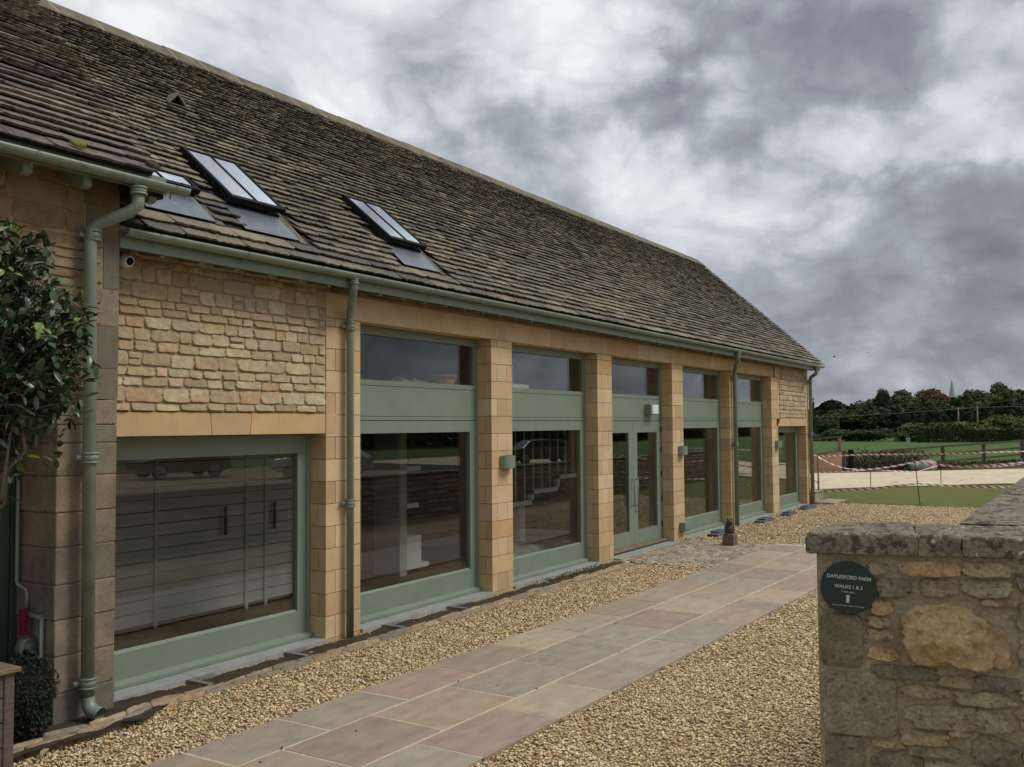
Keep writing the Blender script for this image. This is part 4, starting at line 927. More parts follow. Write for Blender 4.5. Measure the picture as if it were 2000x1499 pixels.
for uj in (.301, .434): m.add([BV(uj-.012+a, b, c) for a, b, c in ((0,-.016,1.866),(.024,-.016,1.866),(.024,.36,1.866),(0,.36,1.866),(0,-.016,1.926),(.024,-.016,1.926),(.024,.36,1.926),(0,.36,1.926))], [(0,3,2,1),(4,5,6,7),(0,1,5,4),(1,2,6,5),(2,3,7,6),(3,0,4,7)])
m.build('coping_mortar', M['mortarw'], bw)
x = 3.865; k = 5
for ln in (.72, .85, .66, .9, .8, .9):
    m = MB(); lumpy(m, lambda u, v, w: (u, v, w), x, x+ln-.008, -7.25, -6.738, 1.862, 1.934+.003*math.sin(k*2), step=.024, r=.016, amp=.007, fr=12, seed=k, warp=(lambda p: Vector((p.x+max(0, (-7.0-p.y))*.3*(1 if p.x < 3.9 else 0), p.y, p.z))))
    m.build('coping_stone', M['coping'], bw); x += ln; k += 1

sg = thing('walk_sign', tuple(BT(.0865, 1.751, .03)), 'round dark teal walking route sign with white lettering screwed to the boundary wall', 'sign')
SA = R(-3.6)
def SG(x, y, w):                                     # sign plane, turned slightly clockwise
    return BT(.0865+x*math.cos(SA)-y*math.sin(SA), 1.7512+x*math.sin(SA)+y*math.cos(SA), .026+w)
m = MB(); n = 64; rr_ = .0880
vs = [SG(rr_*math.cos(2*math.pi*k/n), rr_*math.sin(2*math.pi*k/n), w) for w in (-.004, 0) for k in range(n)]
m.add(vs, [(k, (k+1) % n, n+(k+1) % n, n+k) for k in range(n)]+[tuple(range(n)), tuple(range(n, 2*n))]); m.build('plate', M['sign'], sg, bevel=.0006)
def letters(txt, x, y, width, bold=0.0, name='lettering', hs=1.0, mat='letter'):
    cu = bpy.data.curves.new('text', 'FONT'); cu.body = txt; cu.align_x = 'CENTER'; cu.align_y = 'CENTER'; cu.size = 1; cu.offset = bold
    ob = bpy.data.objects.new('text', cu); COL.objects.link(ob); bpy.context.view_layer.update()
    me = bpy.data.meshes.new_from_object(ob.evaluated_get(bpy.context.evaluated_depsgraph_get()))
    co = np.array([v.co[:] for v in me.vertices]); lo, hi = co.min(0), co.max(0); s = width/(hi[0]-lo[0])
    pts = [((c[0]-(lo[0]+hi[0])/2)*s+x, (c[1]-(lo[1]+hi[1])/2)*s*hs+y) for c in co]
    fs = [tuple(p.vertices) for p in me.polygons]
    bpy.data.objects.remove(ob); bpy.data.curves.remove(cu)
    m = MB(); m.add([SG(a, b, .0007) for a, b in pts], fs); return m.build(name, M[mat], sg)
letters('DAYLESFORD FARM', 0, .0345, .138, .012, hs=1.08); letters('WALKS 1 & 2', .0005, .0035, .089, .012, hs=1.05)
letters('START HERE', -.0005, -.0145, .042, 0, hs=.95); letters('WORKING FARM, PLEASE BE MINDFUL', .0015, -.0600, .103, 0, hs=.9)
m = MB(); m.add([SG(a, b, .0007) for a, b in ((-.0048,-.0495),(.0048,-.0495),(.0048,-.0285),(.0085,-.0285),(0,-.0225),(-.0085,-.0285),(-.0048,-.0285))], [tuple(range(7))]); m.build('arrow', M['letter'], sg)
for s_ in (-1, 1):
    m = MB(); m.tube([SG(0, s_*.0805, 0), SG(0, s_*.0805, .0018)], .0032, 12); m.build('screw', M['screw'], sg)

# ================================================================== PLANTS NEAR THE CAMERA
def leafshape(mb, p, d, up, ln, wd, col, curl=.25):
    d = d.normalized(); s = d.cross(up);
    if s.length < .05: s = d.cross(Vector((1, 0, 0)))
    s.normalize(); n = s.cross(d)
    pr = [(0, 0), (.22, .75), (.5, 1.), (.78, .72), (1., 0)]
    vs = []; 
    for t, w in pr:
        c = p+d*ln*t-n*ln*curl*t*t
        if w == 0: vs.append(c)
        else: vs += [c+s*wd*w*.5+n*wd*.16*w, c-n*.0, c-s*wd*w*.5+n*wd*.16*w]
    fs = [(0,2,1),(0,3,2),(1,2,5,4),(2,3,6,5),(4,5,8,7),(5,6,9,8),(7,8,10),(8,9,10)]
    mb.add(vs, fs, col, 0, True)
def rv(rd_): 
    while True:
        v = Vector((rd_.uniform(-1, 1), rd_.uniform(-1, 1), rd_.uniform(-1, 1)))
        if .05 < v.length < 1: return v.normalized()
sh = thing('evergreen_shrub', (2.3, -2.1, 0), 'glossy leaved evergreen shrub with bare lower twigs in front of the left downpipe', 'shrub')
rd = random.Random(5); lv = MB(); br = MB()
C0 = Vector((2.855, -1.93, 2.76)); base = Vector((2.3, -2.1, 0)); fork = Vector((2.4, -2.05, 1.5))
br.tube([base, Vector((2.33, -2.08, .8)), fork], [.05, .04, .035], 8)
HR = Vector((.528, -.849, 0)); DF = Vector((.849, .528, 0))
tips = 0; tries = 0
while tips < 520:
    tries += 1
    v = rv(rd); r = rd.uniform(.35, 1.0)**.5
    q = C0+HR*v.x*r*.66+DF*v.y*r*.55+Vector((0, 0, v.z*r*.92))
    hx = (q-C0).dot(HR); hz = q.z-C0.z
    if hz > .15 and hx > .70-.95*(hz-.15)+rd.uniform(-.08, .06): continue        # shoulder slopes down to the right
    if hz < -.35 and (hx > .52+(hz+.35)*.9 or rd.random() < .45): continue
    if hx < -.55: continue
    tips += 1
    mid = fork.lerp(q, .55)+rv(rd)*.10+Vector((0, 0, -.06)); a = C0.lerp(fork, .35).lerp(q, .25)
    br.tube([a+rv(rd)*.05, a.lerp(q, .5)+rv(rd)*.06, q], [.007, .005, .003], 5)
    if tips % 9 == 0: br.tube([fork+rv(rd)*.02, mid, a.lerp(q, .3)], [.020, .013, .008], 6)
    out = (q-C0).normalized()*.6+Vector((0, 0, .25))+rv(rd)*.6
    nl = rd.randint(8, 13); fresh = rd.random() < .14
    for k in range(nl):
        p = q-out.normalized()*.028*k*rd.uniform(.5, 1.2)*.9+rv(rd)*.012
        d = (out.normalized()*.5+rv(rd)*.9+Vector((0, 0, .05))).normalized()
        col = (.145,.215,.045) if fresh and k < 3 else rd.choice([(.032,.064,.024), (.044,.086,.032), (.062,.110,.040), (.026,.050,.022), (.075,.100,.050)])
        leafshape(lv, p, d, Vector((rd.uniform(-.5, .5), rd.uniform(-.5, .5), 1)), rd.uniform(.058, .095), rd.uniform(.028, .042), jc(col, .2), rd.uniform(.05, .4))
for k in range(26):                                   # bare twigs hanging below
    q = C0+HR*rd.uniform(-.3, .52)+DF*rd.uniform(-.3, .3)+Vector((0, 0, rd.uniform(-1.0, -.45)))
    if (q-C0).dot(HR) > .45+(q.z-C0.z+.45)*.6: continue
    a = C0+HR*rd.uniform(-.5, .0)+Vector((0, 0, -.4)); m_ = a.lerp(q, .6)+rv(rd)*.07
    br.tube([a, m_, q], [.006, .004, .0015], 5)
    for j in range(3): e = m_.lerp(q, rd.random()); br.tube([e, e+rv(rd)*.06, e+(q-a).normalized()*.1+rv(rd)*.08], [.0025, .002, .001], 4)
lv.build('foliage', M['camellia'], sh); br.build('branches', M['bark'], sh)
def small_bush(name, loc, label, rx, h, pal, n, seed, ls=.022, parent=None):
    o = thing(name, loc, label, 'bush') if parent is None else parent
    rd_ = random.Random(seed); m = MB(); L0 = Vector(loc)
    for k in range(n):
        v = rv(rd_); r = rd_.uniform(.6, 1)**.6; p = L0+Vector((v.x*r*rx*(1+.25*math.sin(v.z*5)), v.y*r*rx, h*.5+v.z*r*h*.5))
        leafshape(m, p, (v+rv(rd_)).normalized(), Vector((0, 0, 1)), ls*rd_.uniform(.7, 1.3), ls*.55, jc(rd_.choice(pal), .2))
    m.build('foliage', M['box'], o); m = MB(); m.tube([L0, L0+Vector((.01, 0, h*.5)), L0+Vector((0, .01, h*.8))], [.02, .014, .006], 6)
    for k in range(14): e = L0+Vector((0, 0, h*rd_.uniform(.2, .7))); m.tube([e, e+rv(rd_)*rx*.5, e+rv(rd_)*rx*.9], [.006, .004, .002], 4)
    m.build('stem', M['bark'], o); return o
small_bush('box_bush', (4.10, -.42, 0), 'small dark green bush behind the timber planter at the foot of the old wall', .20, .66, [(.022,.034,.018), (.03,.045,.022), (.016,.026,.016)], 3600, 6, .026)
pl = thing('timber_planter', (3.35, -.66, 0), 'weathered grey timber box planter at the lower left corner', 'planter')
X0, X1, Y0, Y1, ZP = 2.92, 3.70, -.95, -.35, .70
for (ya, yb) in ((Y0, Y0+.03), (Y1-.03, Y1)):
    for k in range(4):
        z0 = .02+k*.165; m = MB(); m.box(X0+.05, X1-.05, ya+.012, yb-.004, z0, z0+.158); m.build('plank', M['wood'], pl, bevel=.006)
for (xa, xb) in ((X0, X0+.03), (X1-.03, X1)):
    m = MB()
    for k in range(4): m.box(xa+.004, xb-.004, Y0+.07, Y1-.07, .02+k*.165, .02+k*.165+.158)
    m.build('side_panel', M['wood'], pl, bevel=.006)
for x in (X0, X1-.07):
    for y in (Y0, Y1-.07): m = MB(); m.box(x, x+.07, y, y+.07, 0, ZP-.03); m.build('corner_post', M['wood'], pl, bevel=.006)
for (a, b, c_, d) in ((X0-.03, X1+.03, Y0-.03, Y0+.07), (X0-.03, X1+.03, Y1-.07, Y1+.03), (X0-.03, X0+.07, Y0+.071, Y1-.071), (X1-.07, X1+.03, Y0+.071, Y1-.071)):
    m = MB(); m.box(a, b, c_, d, ZP-.029, ZP+.004); m.build('rim', M['woodr'], pl, bevel=.006)
m = MB(); m.box(X0+.04, X1-.04, Y0+.04, Y1-.04, .5, ZP-.06); m.build('soil', M['soil'], pl)
po = thing('planter_shrub', (3.2, -.62, ZP-.08), 'bright green leafy plant growing in the timber planter', 'plant')
small_bush('x', (3.2, -.62, ZP-.10), '', .30, .42, [(.06,.11,.03), (.09,.16,.04), (.04,.07,.025)], 900, 12, .05, parent=po)

# ================================================================== OWL, SLATE PIECES, STEPS
ow = thing('owl_statue', (17.64, -1.10, GZ), 'small dark carved owl on a rough stone block at the edge of the setts', 'statue')
m = MB(); lumpy(m, lambda u, v, w: (17.64+u, -1.10+v, GZ+w), -.115, .115, -.115, .115, .02, .245, step=.03, r=.03, amp=.014, fr=8, seed=3, warp=lambda p: Vector((p.x*(1.1-.8*(p.z-.02)), p.y*(1.1-.8*(p.z-.02)), p.z))); m.build('block', M['owlbase'], ow)
def blob(mb, c, rx, ry, rz, n=14, k_=9, f=None, rot=0):
    vs = []; fs = []
    for j in range(k_+1):
        ph = math.pi*j/k_
        for i in range(n):
            t = 2*math.pi*i/n; p = Vector((math.sin(ph)*math.cos(t)*rx, math.sin(ph)*math.sin(t)*ry, -math.cos(ph)*rz))
            if f: p = f(p)
            p = Matrix.Rotation(rot, 3, 'Z') @ p; vs.append((c[0]+p.x, c[1]+p.y, c[2]+p.z))
    for j in range(k_):
        for i in range(n): fs.append((j*n+i, j*n+(i+1) % n, (j+1)*n+(i+1) % n, (j+1)*n+i))
    mb.add(vs, fs, (.5,.5,.5), 0, True)
def owlf(p):
    t = (p.z+.125)/.25; return Vector((p.x*(1.12-.28*t)+.02*t, p.y*(1.12-.28*t), p.z+.006*math.sin(p.x*160)*(1 if t < .6 else 0)))
m = MB(); blob(m, (17.64, -1.10, .315), .082, .078, .125, 20, 16, owlf, .3)
blob(m, (17.615, -1.115, .425), .062, .060, .052, 18, 12)
for s_ in (-1, 1):
    blob(m, (17.615+s_*.030*.5-.01, -1.115+s_*-.036, .478), .012, .012, .030, 8, 6)      # ear tufts
    blob(m, (17.64+s_*.045, -1.10-s_*.055, .30), .030, .030, .095, 10, 8)               # folded wings
    blob(m, (17.61+s_*.02, -1.165, .205), .02, .03, .018, 8, 6)                          # feet
m.tube([(17.70, -1.05, .27), (17.74, -1.02, .215)], [.035, .012], 8)
m.build('owl', M['bronze'], ow)
m = MB()
for s_ in (-1, 1): blob(m, (17.575+s_*.012, -1.135-s_*.026*.4+(.0 if s_ > 0 else .035), .435), .014, .014, .015, 8, 6)
m.build('eyes', M['black'], ow); m = MB(); m.tube([(17.568, -1.152, .425), (17.553, -1.165, .402)], [.010, .002], 6); m.build('beak', M['black'], ow)
for k, (x, y, s_, lb) in enumerate(((19.3, -.30, 1., 'dark slate piece lying on the gravel behind the owl statue, nearest of the four'), (22.4, -.32, 1.1, 'dark slate piece on the gravel by the fifth glazed bay, second of the four'), (24.3, -.36, 1., 'dark slate piece at the foot of the farthest lamp pier, third of the four'), (26.3, -.30, 1.25, 'dark slate piece by the last low window, farthest of the four'))):
    m = MB(); lumpy(m, lambda u, v, w: (x+u, y+v, GZ+.012+w), -.42*s_, .42*s_, -.12, .12, 0, .045, step=.05, r=.015, amp=.010, fr=5, seed=20+k)
    lumpy(m, lambda u, v, w: (x+.1+u, y+.03+v, GZ+.055+w), -.28*s_, .28*s_, -.10, .10, 0, .035, step=.05, r=.012, amp=.010, fr=5, seed=30+k)
    tag(m.build('slate_piece', M['offcut'], loc=(x, y, GZ)), lb, 'slate piece', 'dark slate pieces along the wall foot')
stp = thing('stone_steps', (28.4, .3, GZ), 'low pale stone step and landing beside the far corner of the barn', 'steps')
m = MB(); m.box(27.86, 29.25, -.66, -.13, GZ, .035); m.build('lower_step', M['slab'], stp, bevel=.01)
m = MB(); m.box(27.86, 28.80, -.12, 1.7, GZ, .30); m.box(27.86, 28.83, -.15, 1.7, .301, .335); m.build('upper_step', M['slab'], stp, bevel=.008)
hr = thing('handrail', (28.6, .1, .33), 'thin bronze coloured metal handrail standing on the stone landing', 'handrail')
for (x, y, zt) in ((28.52, -.06, 1.38), (28.62, .10, 1.43)): m = MB(); m.tube([(x, y, .335), (x, y, zt)], .022, 8); m.build('post', M['handrail'], hr)
m = MB(); m.tube([(28.52, -.06, 1.38), (28.62, .10, 1.43), (28.9, .9, 1.45)], .016, 8); m.build('rail', M['handrail'], hr)
m = MB(); m.tube([(28.52, -.06, .55), (28.62, .10, .62), (28.9, .9, .7)], .012, 8); m.build('rail', M['handrail'], hr)

rd = random.Random(31); m = MB()
for k in range(70):
    x = rd.uniform(4.2, 14); y = rd.uniform(-4.4, -.6); a = rd.uniform(0, 6.28)
    leafshape(m, Vector((x, y, GZ+.040)), Vector((math.cos(a), math.sin(a), .1)), Vector((0, 0, 1)), rd.uniform(.02, .045), rd.uniform(.012, .022), jc(rd.choice([(.20,.11,.04), (.12,.08,.04), (.28,.18,.07), (.07,.05,.03)]), .2), .4)
leafshape(m, Vector((3.95, -.86, .02)), Vector((.8, .5, .5)), Vector((0, 0, 1)), .11, .05, (.42,.33,.20), .3)
tag(m.build('leaf_litter', M['box']), kind='stuff')

# ================================================================== TAPE, STAKES, FENCE
def stake(x, y, z0, tx, ty, z1, lb, r=.012):
    m = MB(); m.tube([(x, y, z0), ((x+tx)/2+.01, (y+ty)/2, (z0+z1)/2), (tx, ty, z1)], r, 6)
    m.tube([(tx-.03, ty, z1-.02), (tx, ty+.03, z1+.03), (tx+.03, ty-.01, z1)], .008, 5)
    tag(m.build('iron_stake', M['iron'], loc=(x, y, z0)), lb, 'stake', 'thin iron stakes holding the tape')
stake(28.92, -2.767, GZ, 28.9, -2.66, 1.20, 'thin leaning iron stake at the lawn edge, tallest and nearest of the three')
stake(36.31, .016, GZ, 36.3, .03, .93, 'thin iron stake at the track edge left of the leaning stake', .014)
stake(38.93, -1.986, GZ, 38.9, -1.99, .85, 'thin iron stake at the track edge right of the leaning stake', .014)
def tape(pts, wd, lb, seed, twist=1.0, sag=.02):
    P_ = []; n = 14
    for a, b in zip(pts[:-1], pts[1:]):
        for k in range(n): t = k/n; P_.append(Vector(a).lerp(Vector(b), t)-Vector((0, 0, sag*4*t*(1-t)*.3)))
    P_.append(Vector(pts[-1])); m = MB(); uv = []; L_ = 0; acc = [0]
    for a, b in zip(P_[:-1], P_[1:]): L_ += (b-a).length; acc.append(L_)
    vs = []
    for i, p in enumerate(P_):
        th = twist*2.2*mnoise.noise(Vector((acc[i]*.55, seed*3.1, 0)))+.25*math.sin(acc[i]*3+seed)
        d = (P_[min(i+1, len(P_)-1)]-P_[max(i-1, 0)]).normalized(); s_ = d.cross(Vector((0, 0, 1))).normalized(); u_ = s_.cross(d)
        w = (u_*math.cos(th)+s_*math.sin(th))*wd/2; vs += [p-w, p+w]
    fs = [(2*i, 2*i+1, 2*i+3, 2*i+2) for i in range(len(P_)-1)]
    m.add(vs, fs, smooth=True)
    for i in range(len(P_)-1): uv += [(acc[i], 0), (acc[i], 1), (acc[i+1], 1), (acc[i+1], 0)]
    tag(m.build('barrier_tape', M['tape'], loc=pts[0], uv=uv), lb, 'tape', 'red and white barrier tapes strung between stakes')
tape([(28.62, .10, .27), (28.9, -1.441, .40), (28.9, -2.142, .50), (28.93, -2.70, .577), (28.9, -3.745, .535), (28.9, -5.007, .54), (28.9, -6.5, .60)], .058, 'red and white barrier tape strung low across the lawn, lowest of the strands', 1, .9)
tape([(28.62, .10, 1.40), (28.9, -.298, 1.118), (28.9, -.736, .975), (28.9, -1.311, .94), (28.9, -2.016, 1.041), (28.9, -2.655, 1.19), (28.9, -3.237, 1.119), (28.9, -3.888, 1.065), (28.9, -4.776, 1.144), (28.9, -5.391, 1.222), (28.9, -7, 1.35)], .058, 'red and white barrier tape sagging from the handrail over the leaning stake', 2, 1.)
tape([(37, 2.30, 1.03), (37, .326, 1.13), (37, -2.305, 1.175), (37, -3.626, 1.242), (37, -4.894, 1.288), (37, -7, 1.33)], .055, 'red and white barrier tape stretched straight in front of the fence, highest strand', 3, .7)
tape([(37, 2.25, .42), (37, .892, .50), (36.4, .03, .60), (37, -1.436, .52), (38.85, -1.99, .72), (38, -2.959, .66), (37.5, -4.095, .74), (37.2, -4.883, .87), (37, -7, 1.)], .055, 'red and white barrier tape looped along the edge of the pale track', 4, 1.)
fn = thing('field_fence', (54, 0, 0), 'weathered post and rail timber fence along the field', 'fence')
FPT = [(50.36, 2.27, .87, -.1), (51.68, 1.52, .93, -.1), (53.03, .75, .97, -.1), (54.42, -.04, 1.04, -.1), (57.34, -1.70, 1.14, -.1), (60.26, -3.36, 1.26, -.1), (63.6, -5.3, 1.36, -.1), (68, -8, 1.4, -.1)]
for i, (x, y, zt, zb) in enumerate(FPT):
    if i == 2: continue
    m = MB(); m.box(x-.08, x+.08, y-.09, y+.09, zb, zt+.05); m.build('post', M['fence'], fn, bevel=.01)
for dz in (0, -.40, -.78):
    for (a, b) in zip(FPT[:-1], FPT[1:]):
        if b is FPT[2] : continue
        if a is FPT[2]: a = FPT[1]
        m = MB(); va, vb = Vector((a[0]-.1, a[1], a[2]+dz)), Vector((b[0]-.1, b[1], b[2]+dz))
        s_ = Vector((.02, 0, 0)); u_ = Vector((0, 0, .055))
        m.add([va-s_-u_, va+s_-u_, va+s_+u_, va-s_+u_, vb-s_-u_, vb+s_-u_, vb+s_+u_, vb-s_+u_], [(0,1,2,3),(7,6,5,4),(0,4,5,1),(1,5,6,2),(2,6,7,3),(3,7,4,0)]); m.build('rail', M['fence'], fn)
gt = thing('field_gate', (49, 3.0, 0), 'dark low timber hurdle fence among weeds right of the plywood board', 'fence')
ga, gb = Vector((48.0, 3.45, 0)), Vector((51.6, 1.6, 0))
for t in (0.0, .35, .7, 1.0):
    p = ga.lerp(gb, t); m = MB(); m.box(p.x-.07, p.x+.07, p.y-.08, p.y+.08, -.1, .88); m.build('post', M['fence'], gt, bevel=.01)
for z in (.80, .52, .26, .04):
    m = MB(); a, b = ga+Vector((-.1, 0, z)), gb+Vector((-.1, 0, z)); u_ = Vector((0, 0, .06)); s_ = Vector((.02, 0, 0))
    m.add([a-s_-u_, a+s_-u_, a+s_+u_, a-s_+u_, b-s_-u_, b+s_-u_, b+s_+u_, b-s_+u_], [(0,1,2,3),(7,6,5,4),(0,4,5,1),(1,5,6,2),(2,6,7,3),(3,7,4,0)]); m.build('rail', M['fence'], gt)
py_ = thing('plywood_hoarding', (46.5, 4, 0), 'orange brown plywood sheet standing at the far end of the pale track', 'board')
m = MB(); m.add([(46.2, 5.4, -.05), (46.5, 3.33, .05), (46.5, 3.33, .98), (46.2, 5.4, .66), (46.24, 5.4, -.05), (46.54, 3.33, .05), (46.54, 3.33, .98), (46.24, 5.4, .66)], [(0,1,2,3),(7,6,5,4),(0,4,5,1),(1,5,6,2),(2,6,7,3),(3,7,4,0)]); m.build('sheet', M['ply'], py_)
m = MB(); m.add([(46.1, 5.4, .665), (46.4, 3.33, .985), (46.4, 3.33, 1.02), (46.1, 5.4, .70), (46.3, 5.4, .665), (46.6, 3.33, .985), (46.6, 3.33, 1.02), (46.3, 5.4, .70)], [(0,1,2,3),(7,6,5,4),(0,4,5,1),(1,5,6,2),(2,6,7,3),(3,7,4,0)]); m.build('top_batten', M['fence'], py_)
m = MB(); m.box(46.5, 46.6, 3.16, 3.32, -.05, 1.0); m.build('edge_post', M['fence'], py_)
bp_ = MB(); bp_.box(46.9, 47.1, 2.90, 3.13, -.05, 1.0); bp_.box(46.88, 47.12, 2.88, 3.15, 1.001, 1.04); tag(bp_.build('dark_post', M['black'], loc=(47, 3, 0), bevel=.02), 'squat dark post between the plywood sheet and the hurdle fence', 'post')
gp = thing('goal_frame', (47.3, 4, 0), 'pale timber goal shaped frame rising behind the plywood sheet', 'timber frame')
m = MB(); m.box(47.2, 47.3, 3.52, 3.66, 0, 1.60); m.build('upright', M['fencel'], gp, bevel=.008)
m = MB(); m.add([(47.18, 5.6, 1.42), (47.18, 3.50, 1.601), (47.18, 3.50, 1.71), (47.18, 5.6, 1.52), (47.32, 5.6, 1.42), (47.32, 3.50, 1.601), (47.32, 3.50, 1.71), (47.32, 5.6, 1.52)], [(0,1,2,3),(7,6,5,4),(0,4,5,1),(1,5,6,2),(2,6,7,3),(3,7,4,0)]); m.build('crossbar', M['fence'], gp)
m = MB(); lumpy(m, lambda u, v, w: (50+u, .3+v, w), -.5, .5, -.55, .55, -.1, .42, step=.08, r=.2, amp=.10, fr=2.2, seed=4); tag(m.build('boulder', M['tarp'], loc=(50, .3, 0)), 'pale grey boulder lying on the verge beside the track', 'boulder')
# rough weeds round the fence
rd = random.Random(8); m = MB()
for k in range(5200):
    t = rd.random(); x = 47.3+rd.uniform(-.3, 3.6)+t*2; y = 4.6-(x-47)*.95+rd.uniform(-.9, 1.2)
    if rd.random() < .25: x = rd.uniform(50, 62); y = 2.2-(x-50.4)*.56+rd.uniform(-.5, .5)
    hmax = .95 if x < 51 else .22
    h = hmax*rd.uniform(.3, 1)*(1+.35*mnoise.noise(Vector((x*1.1, y*1.1, 0)))); a = rd.uniform(0, 6.28); z = h*rd.uniform(.2, 1); s_ = rd.uniform(.02, .06)
    p = Vector((x, y, z)); d = Vector((math.cos(a), math.sin(a), rd.uniform(.2, 1.5))).normalized()*rd.uniform(.08, .2); q = d.cross(rv(rd)).normalized()*s_
    m.add([p-q, p+q, p+d+q*.2], [(0, 1, 2)], jc(rd.choice([(.065,.075,.03), (.09,.085,.045), (.045,.06,.025), (.12,.095,.055), (.05,.07,.02)]), .2))
    if k % 6 == 0: m.add([(x-.006, y, 0), (x+.006, y, 0), (x, y, h)], [(0, 1, 2)], (.08,.06,.04))
tag(m.build('weeds', M['box']), kind='stuff')

# ================================================================== FAR TREES
def crown_mesh(name, seed, n, lumps, ls, shape='round'):
    g = np.random.default_rng(seed); C_ = []; Rr = []
    for k in range(lumps):
        if shape == 'round':
            v = g.normal(size=3); v /= np.linalg.norm(v); r = g.uniform(.0, .62); c = v*r; c[2] = c[2]*.85+.05; R_ = g.uniform(.26, .46)
        elif shape == 'cone':
            z = g.uniform(-.95, .95); a = g.uniform(0, 6.28); rr_ = (1-(z+1)/2)*.62; c = np.array([math.cos(a)*rr_*.7, math.sin(a)*rr_*.7, z]); R_ = .08+.26*(1-(z+1)/2)
        else:
            c = np.array([g.uniform(-.75, .75), g.uniform(-.7, .7), g.uniform(-.75, .35)]); R_ = g.uniform(.28, .45)
        C_.append(c); Rr.append(R_)
    C_ = np.array(C_); Rr = np.array(Rr); k = g.choice(len(C_), n, p=Rr**2/np.sum(Rr**2))
    v = g.normal(size=(n, 3)); v /= np.linalg.norm(v, axis=1)[:, None]; v[:, 2] = np.where(v[:, 2] < -.5, -v[:, 2]*.6, v[:, 2])
    p = C_[k]+v*(Rr[k]*g.uniform(.72, 1.06, n))[:, None]
    if shape == 'bush': p[:, 2] = np.maximum(p[:, 2], -.98)
    dn = v+g.normal(size=(n, 3))*.55; dn /= np.linalg.norm(dn, axis=1)[:, None]
    t = np.cross(dn, g.normal(size=(n, 3))); t /= np.linalg.norm(t, axis=1)[:, None]; b = np.cross(dn, t)
    s = ls*g.uniform(.5, 1.3, (n, 1))
    V = np.stack([p+t*s, p+b*s*.8, p-t*s*.9, p-b*s], 1).reshape(-1, 3)
    me = bpy.data.meshes.new(name); me.vertices.add(4*n); me.vertices.foreach_set('co', V.ravel()); me.loops.add(4*n); me.loops.foreach_set('vertex_index', np.arange(4*n, dtype=np.int32))
    me.polygons.add(n); me.polygons.foreach_set('loop_start', np.arange(0, 4*n, 4, dtype=np.int32)); me.update(calc_edges=True); me.materials.append(M['leaf']); return me
CM = [crown_mesh('crown_mesh', 100+i, 5200, 15, .060) for i in range(4)]
CC = crown_mesh('conifer_mesh', 120, 4200, 46, .050, 'cone'); CB = [crown_mesh('bush_mesh', 130+i, 5200, 18, .052, 'bush') for i in range(3)]
tm = MB(); tm.tube([(0, 0, 0), (.05, 0, .35), (0, .05, .7), (.1, 0, 1)], [.09, .07, .055, .03], 8)
for a in range(5): tm.tube([(0, .02, .5+a*.06), (.3*math.cos(a*1.3), .3*math.sin(a*1.3), .8+a*.03), (.5*math.cos(a*1.3), .5*math.sin(a*1.3), .95+a*.02)], [.04, .025, .012], 6)
t0 = tm.build('trunk', M['bark']); TM = t0.data; bpy.data.objects.remove(t0)
def tree(name, x, y, ztop, rad, color, me, label, cat, zb=0., group=None, seed=0, stretch=1.0):
    """crown fills from just above zb to ztop; the trunk stands on the ground"""
    o = thing(name, (x, y, -.06), label, cat, group); H_ = ztop+.06
    c = bpy.data.objects.new('crown', me); COL.objects.link(c); c.parent = o
    lo = H_*zb; c.location = (0, 0, (lo+H_)/2); c.scale = (rad, rad*stretch, (H_-lo)/2*1.17); c.rotation_euler = (0, 0, seed*1.7); c.color = (color[0]*2.3, color[1]*2.45, color[2]*1.9, 1)
    t = bpy.data.objects.new('trunk', TM); COL.objects.link(t); t.parent = o; t.scale = (H_*.35, H_*.35, H_*.62)
    return o
DK = [(.020,.031,.016), (.025,.034,.016), (.030,.038,.016), (.023,.036,.020), (.036,.038,.014)]
G1, G2, G3 = 'far woodland trees on the skyline', 'dark trees in front of the skyline wood', 'bushes at the edge of the green field'
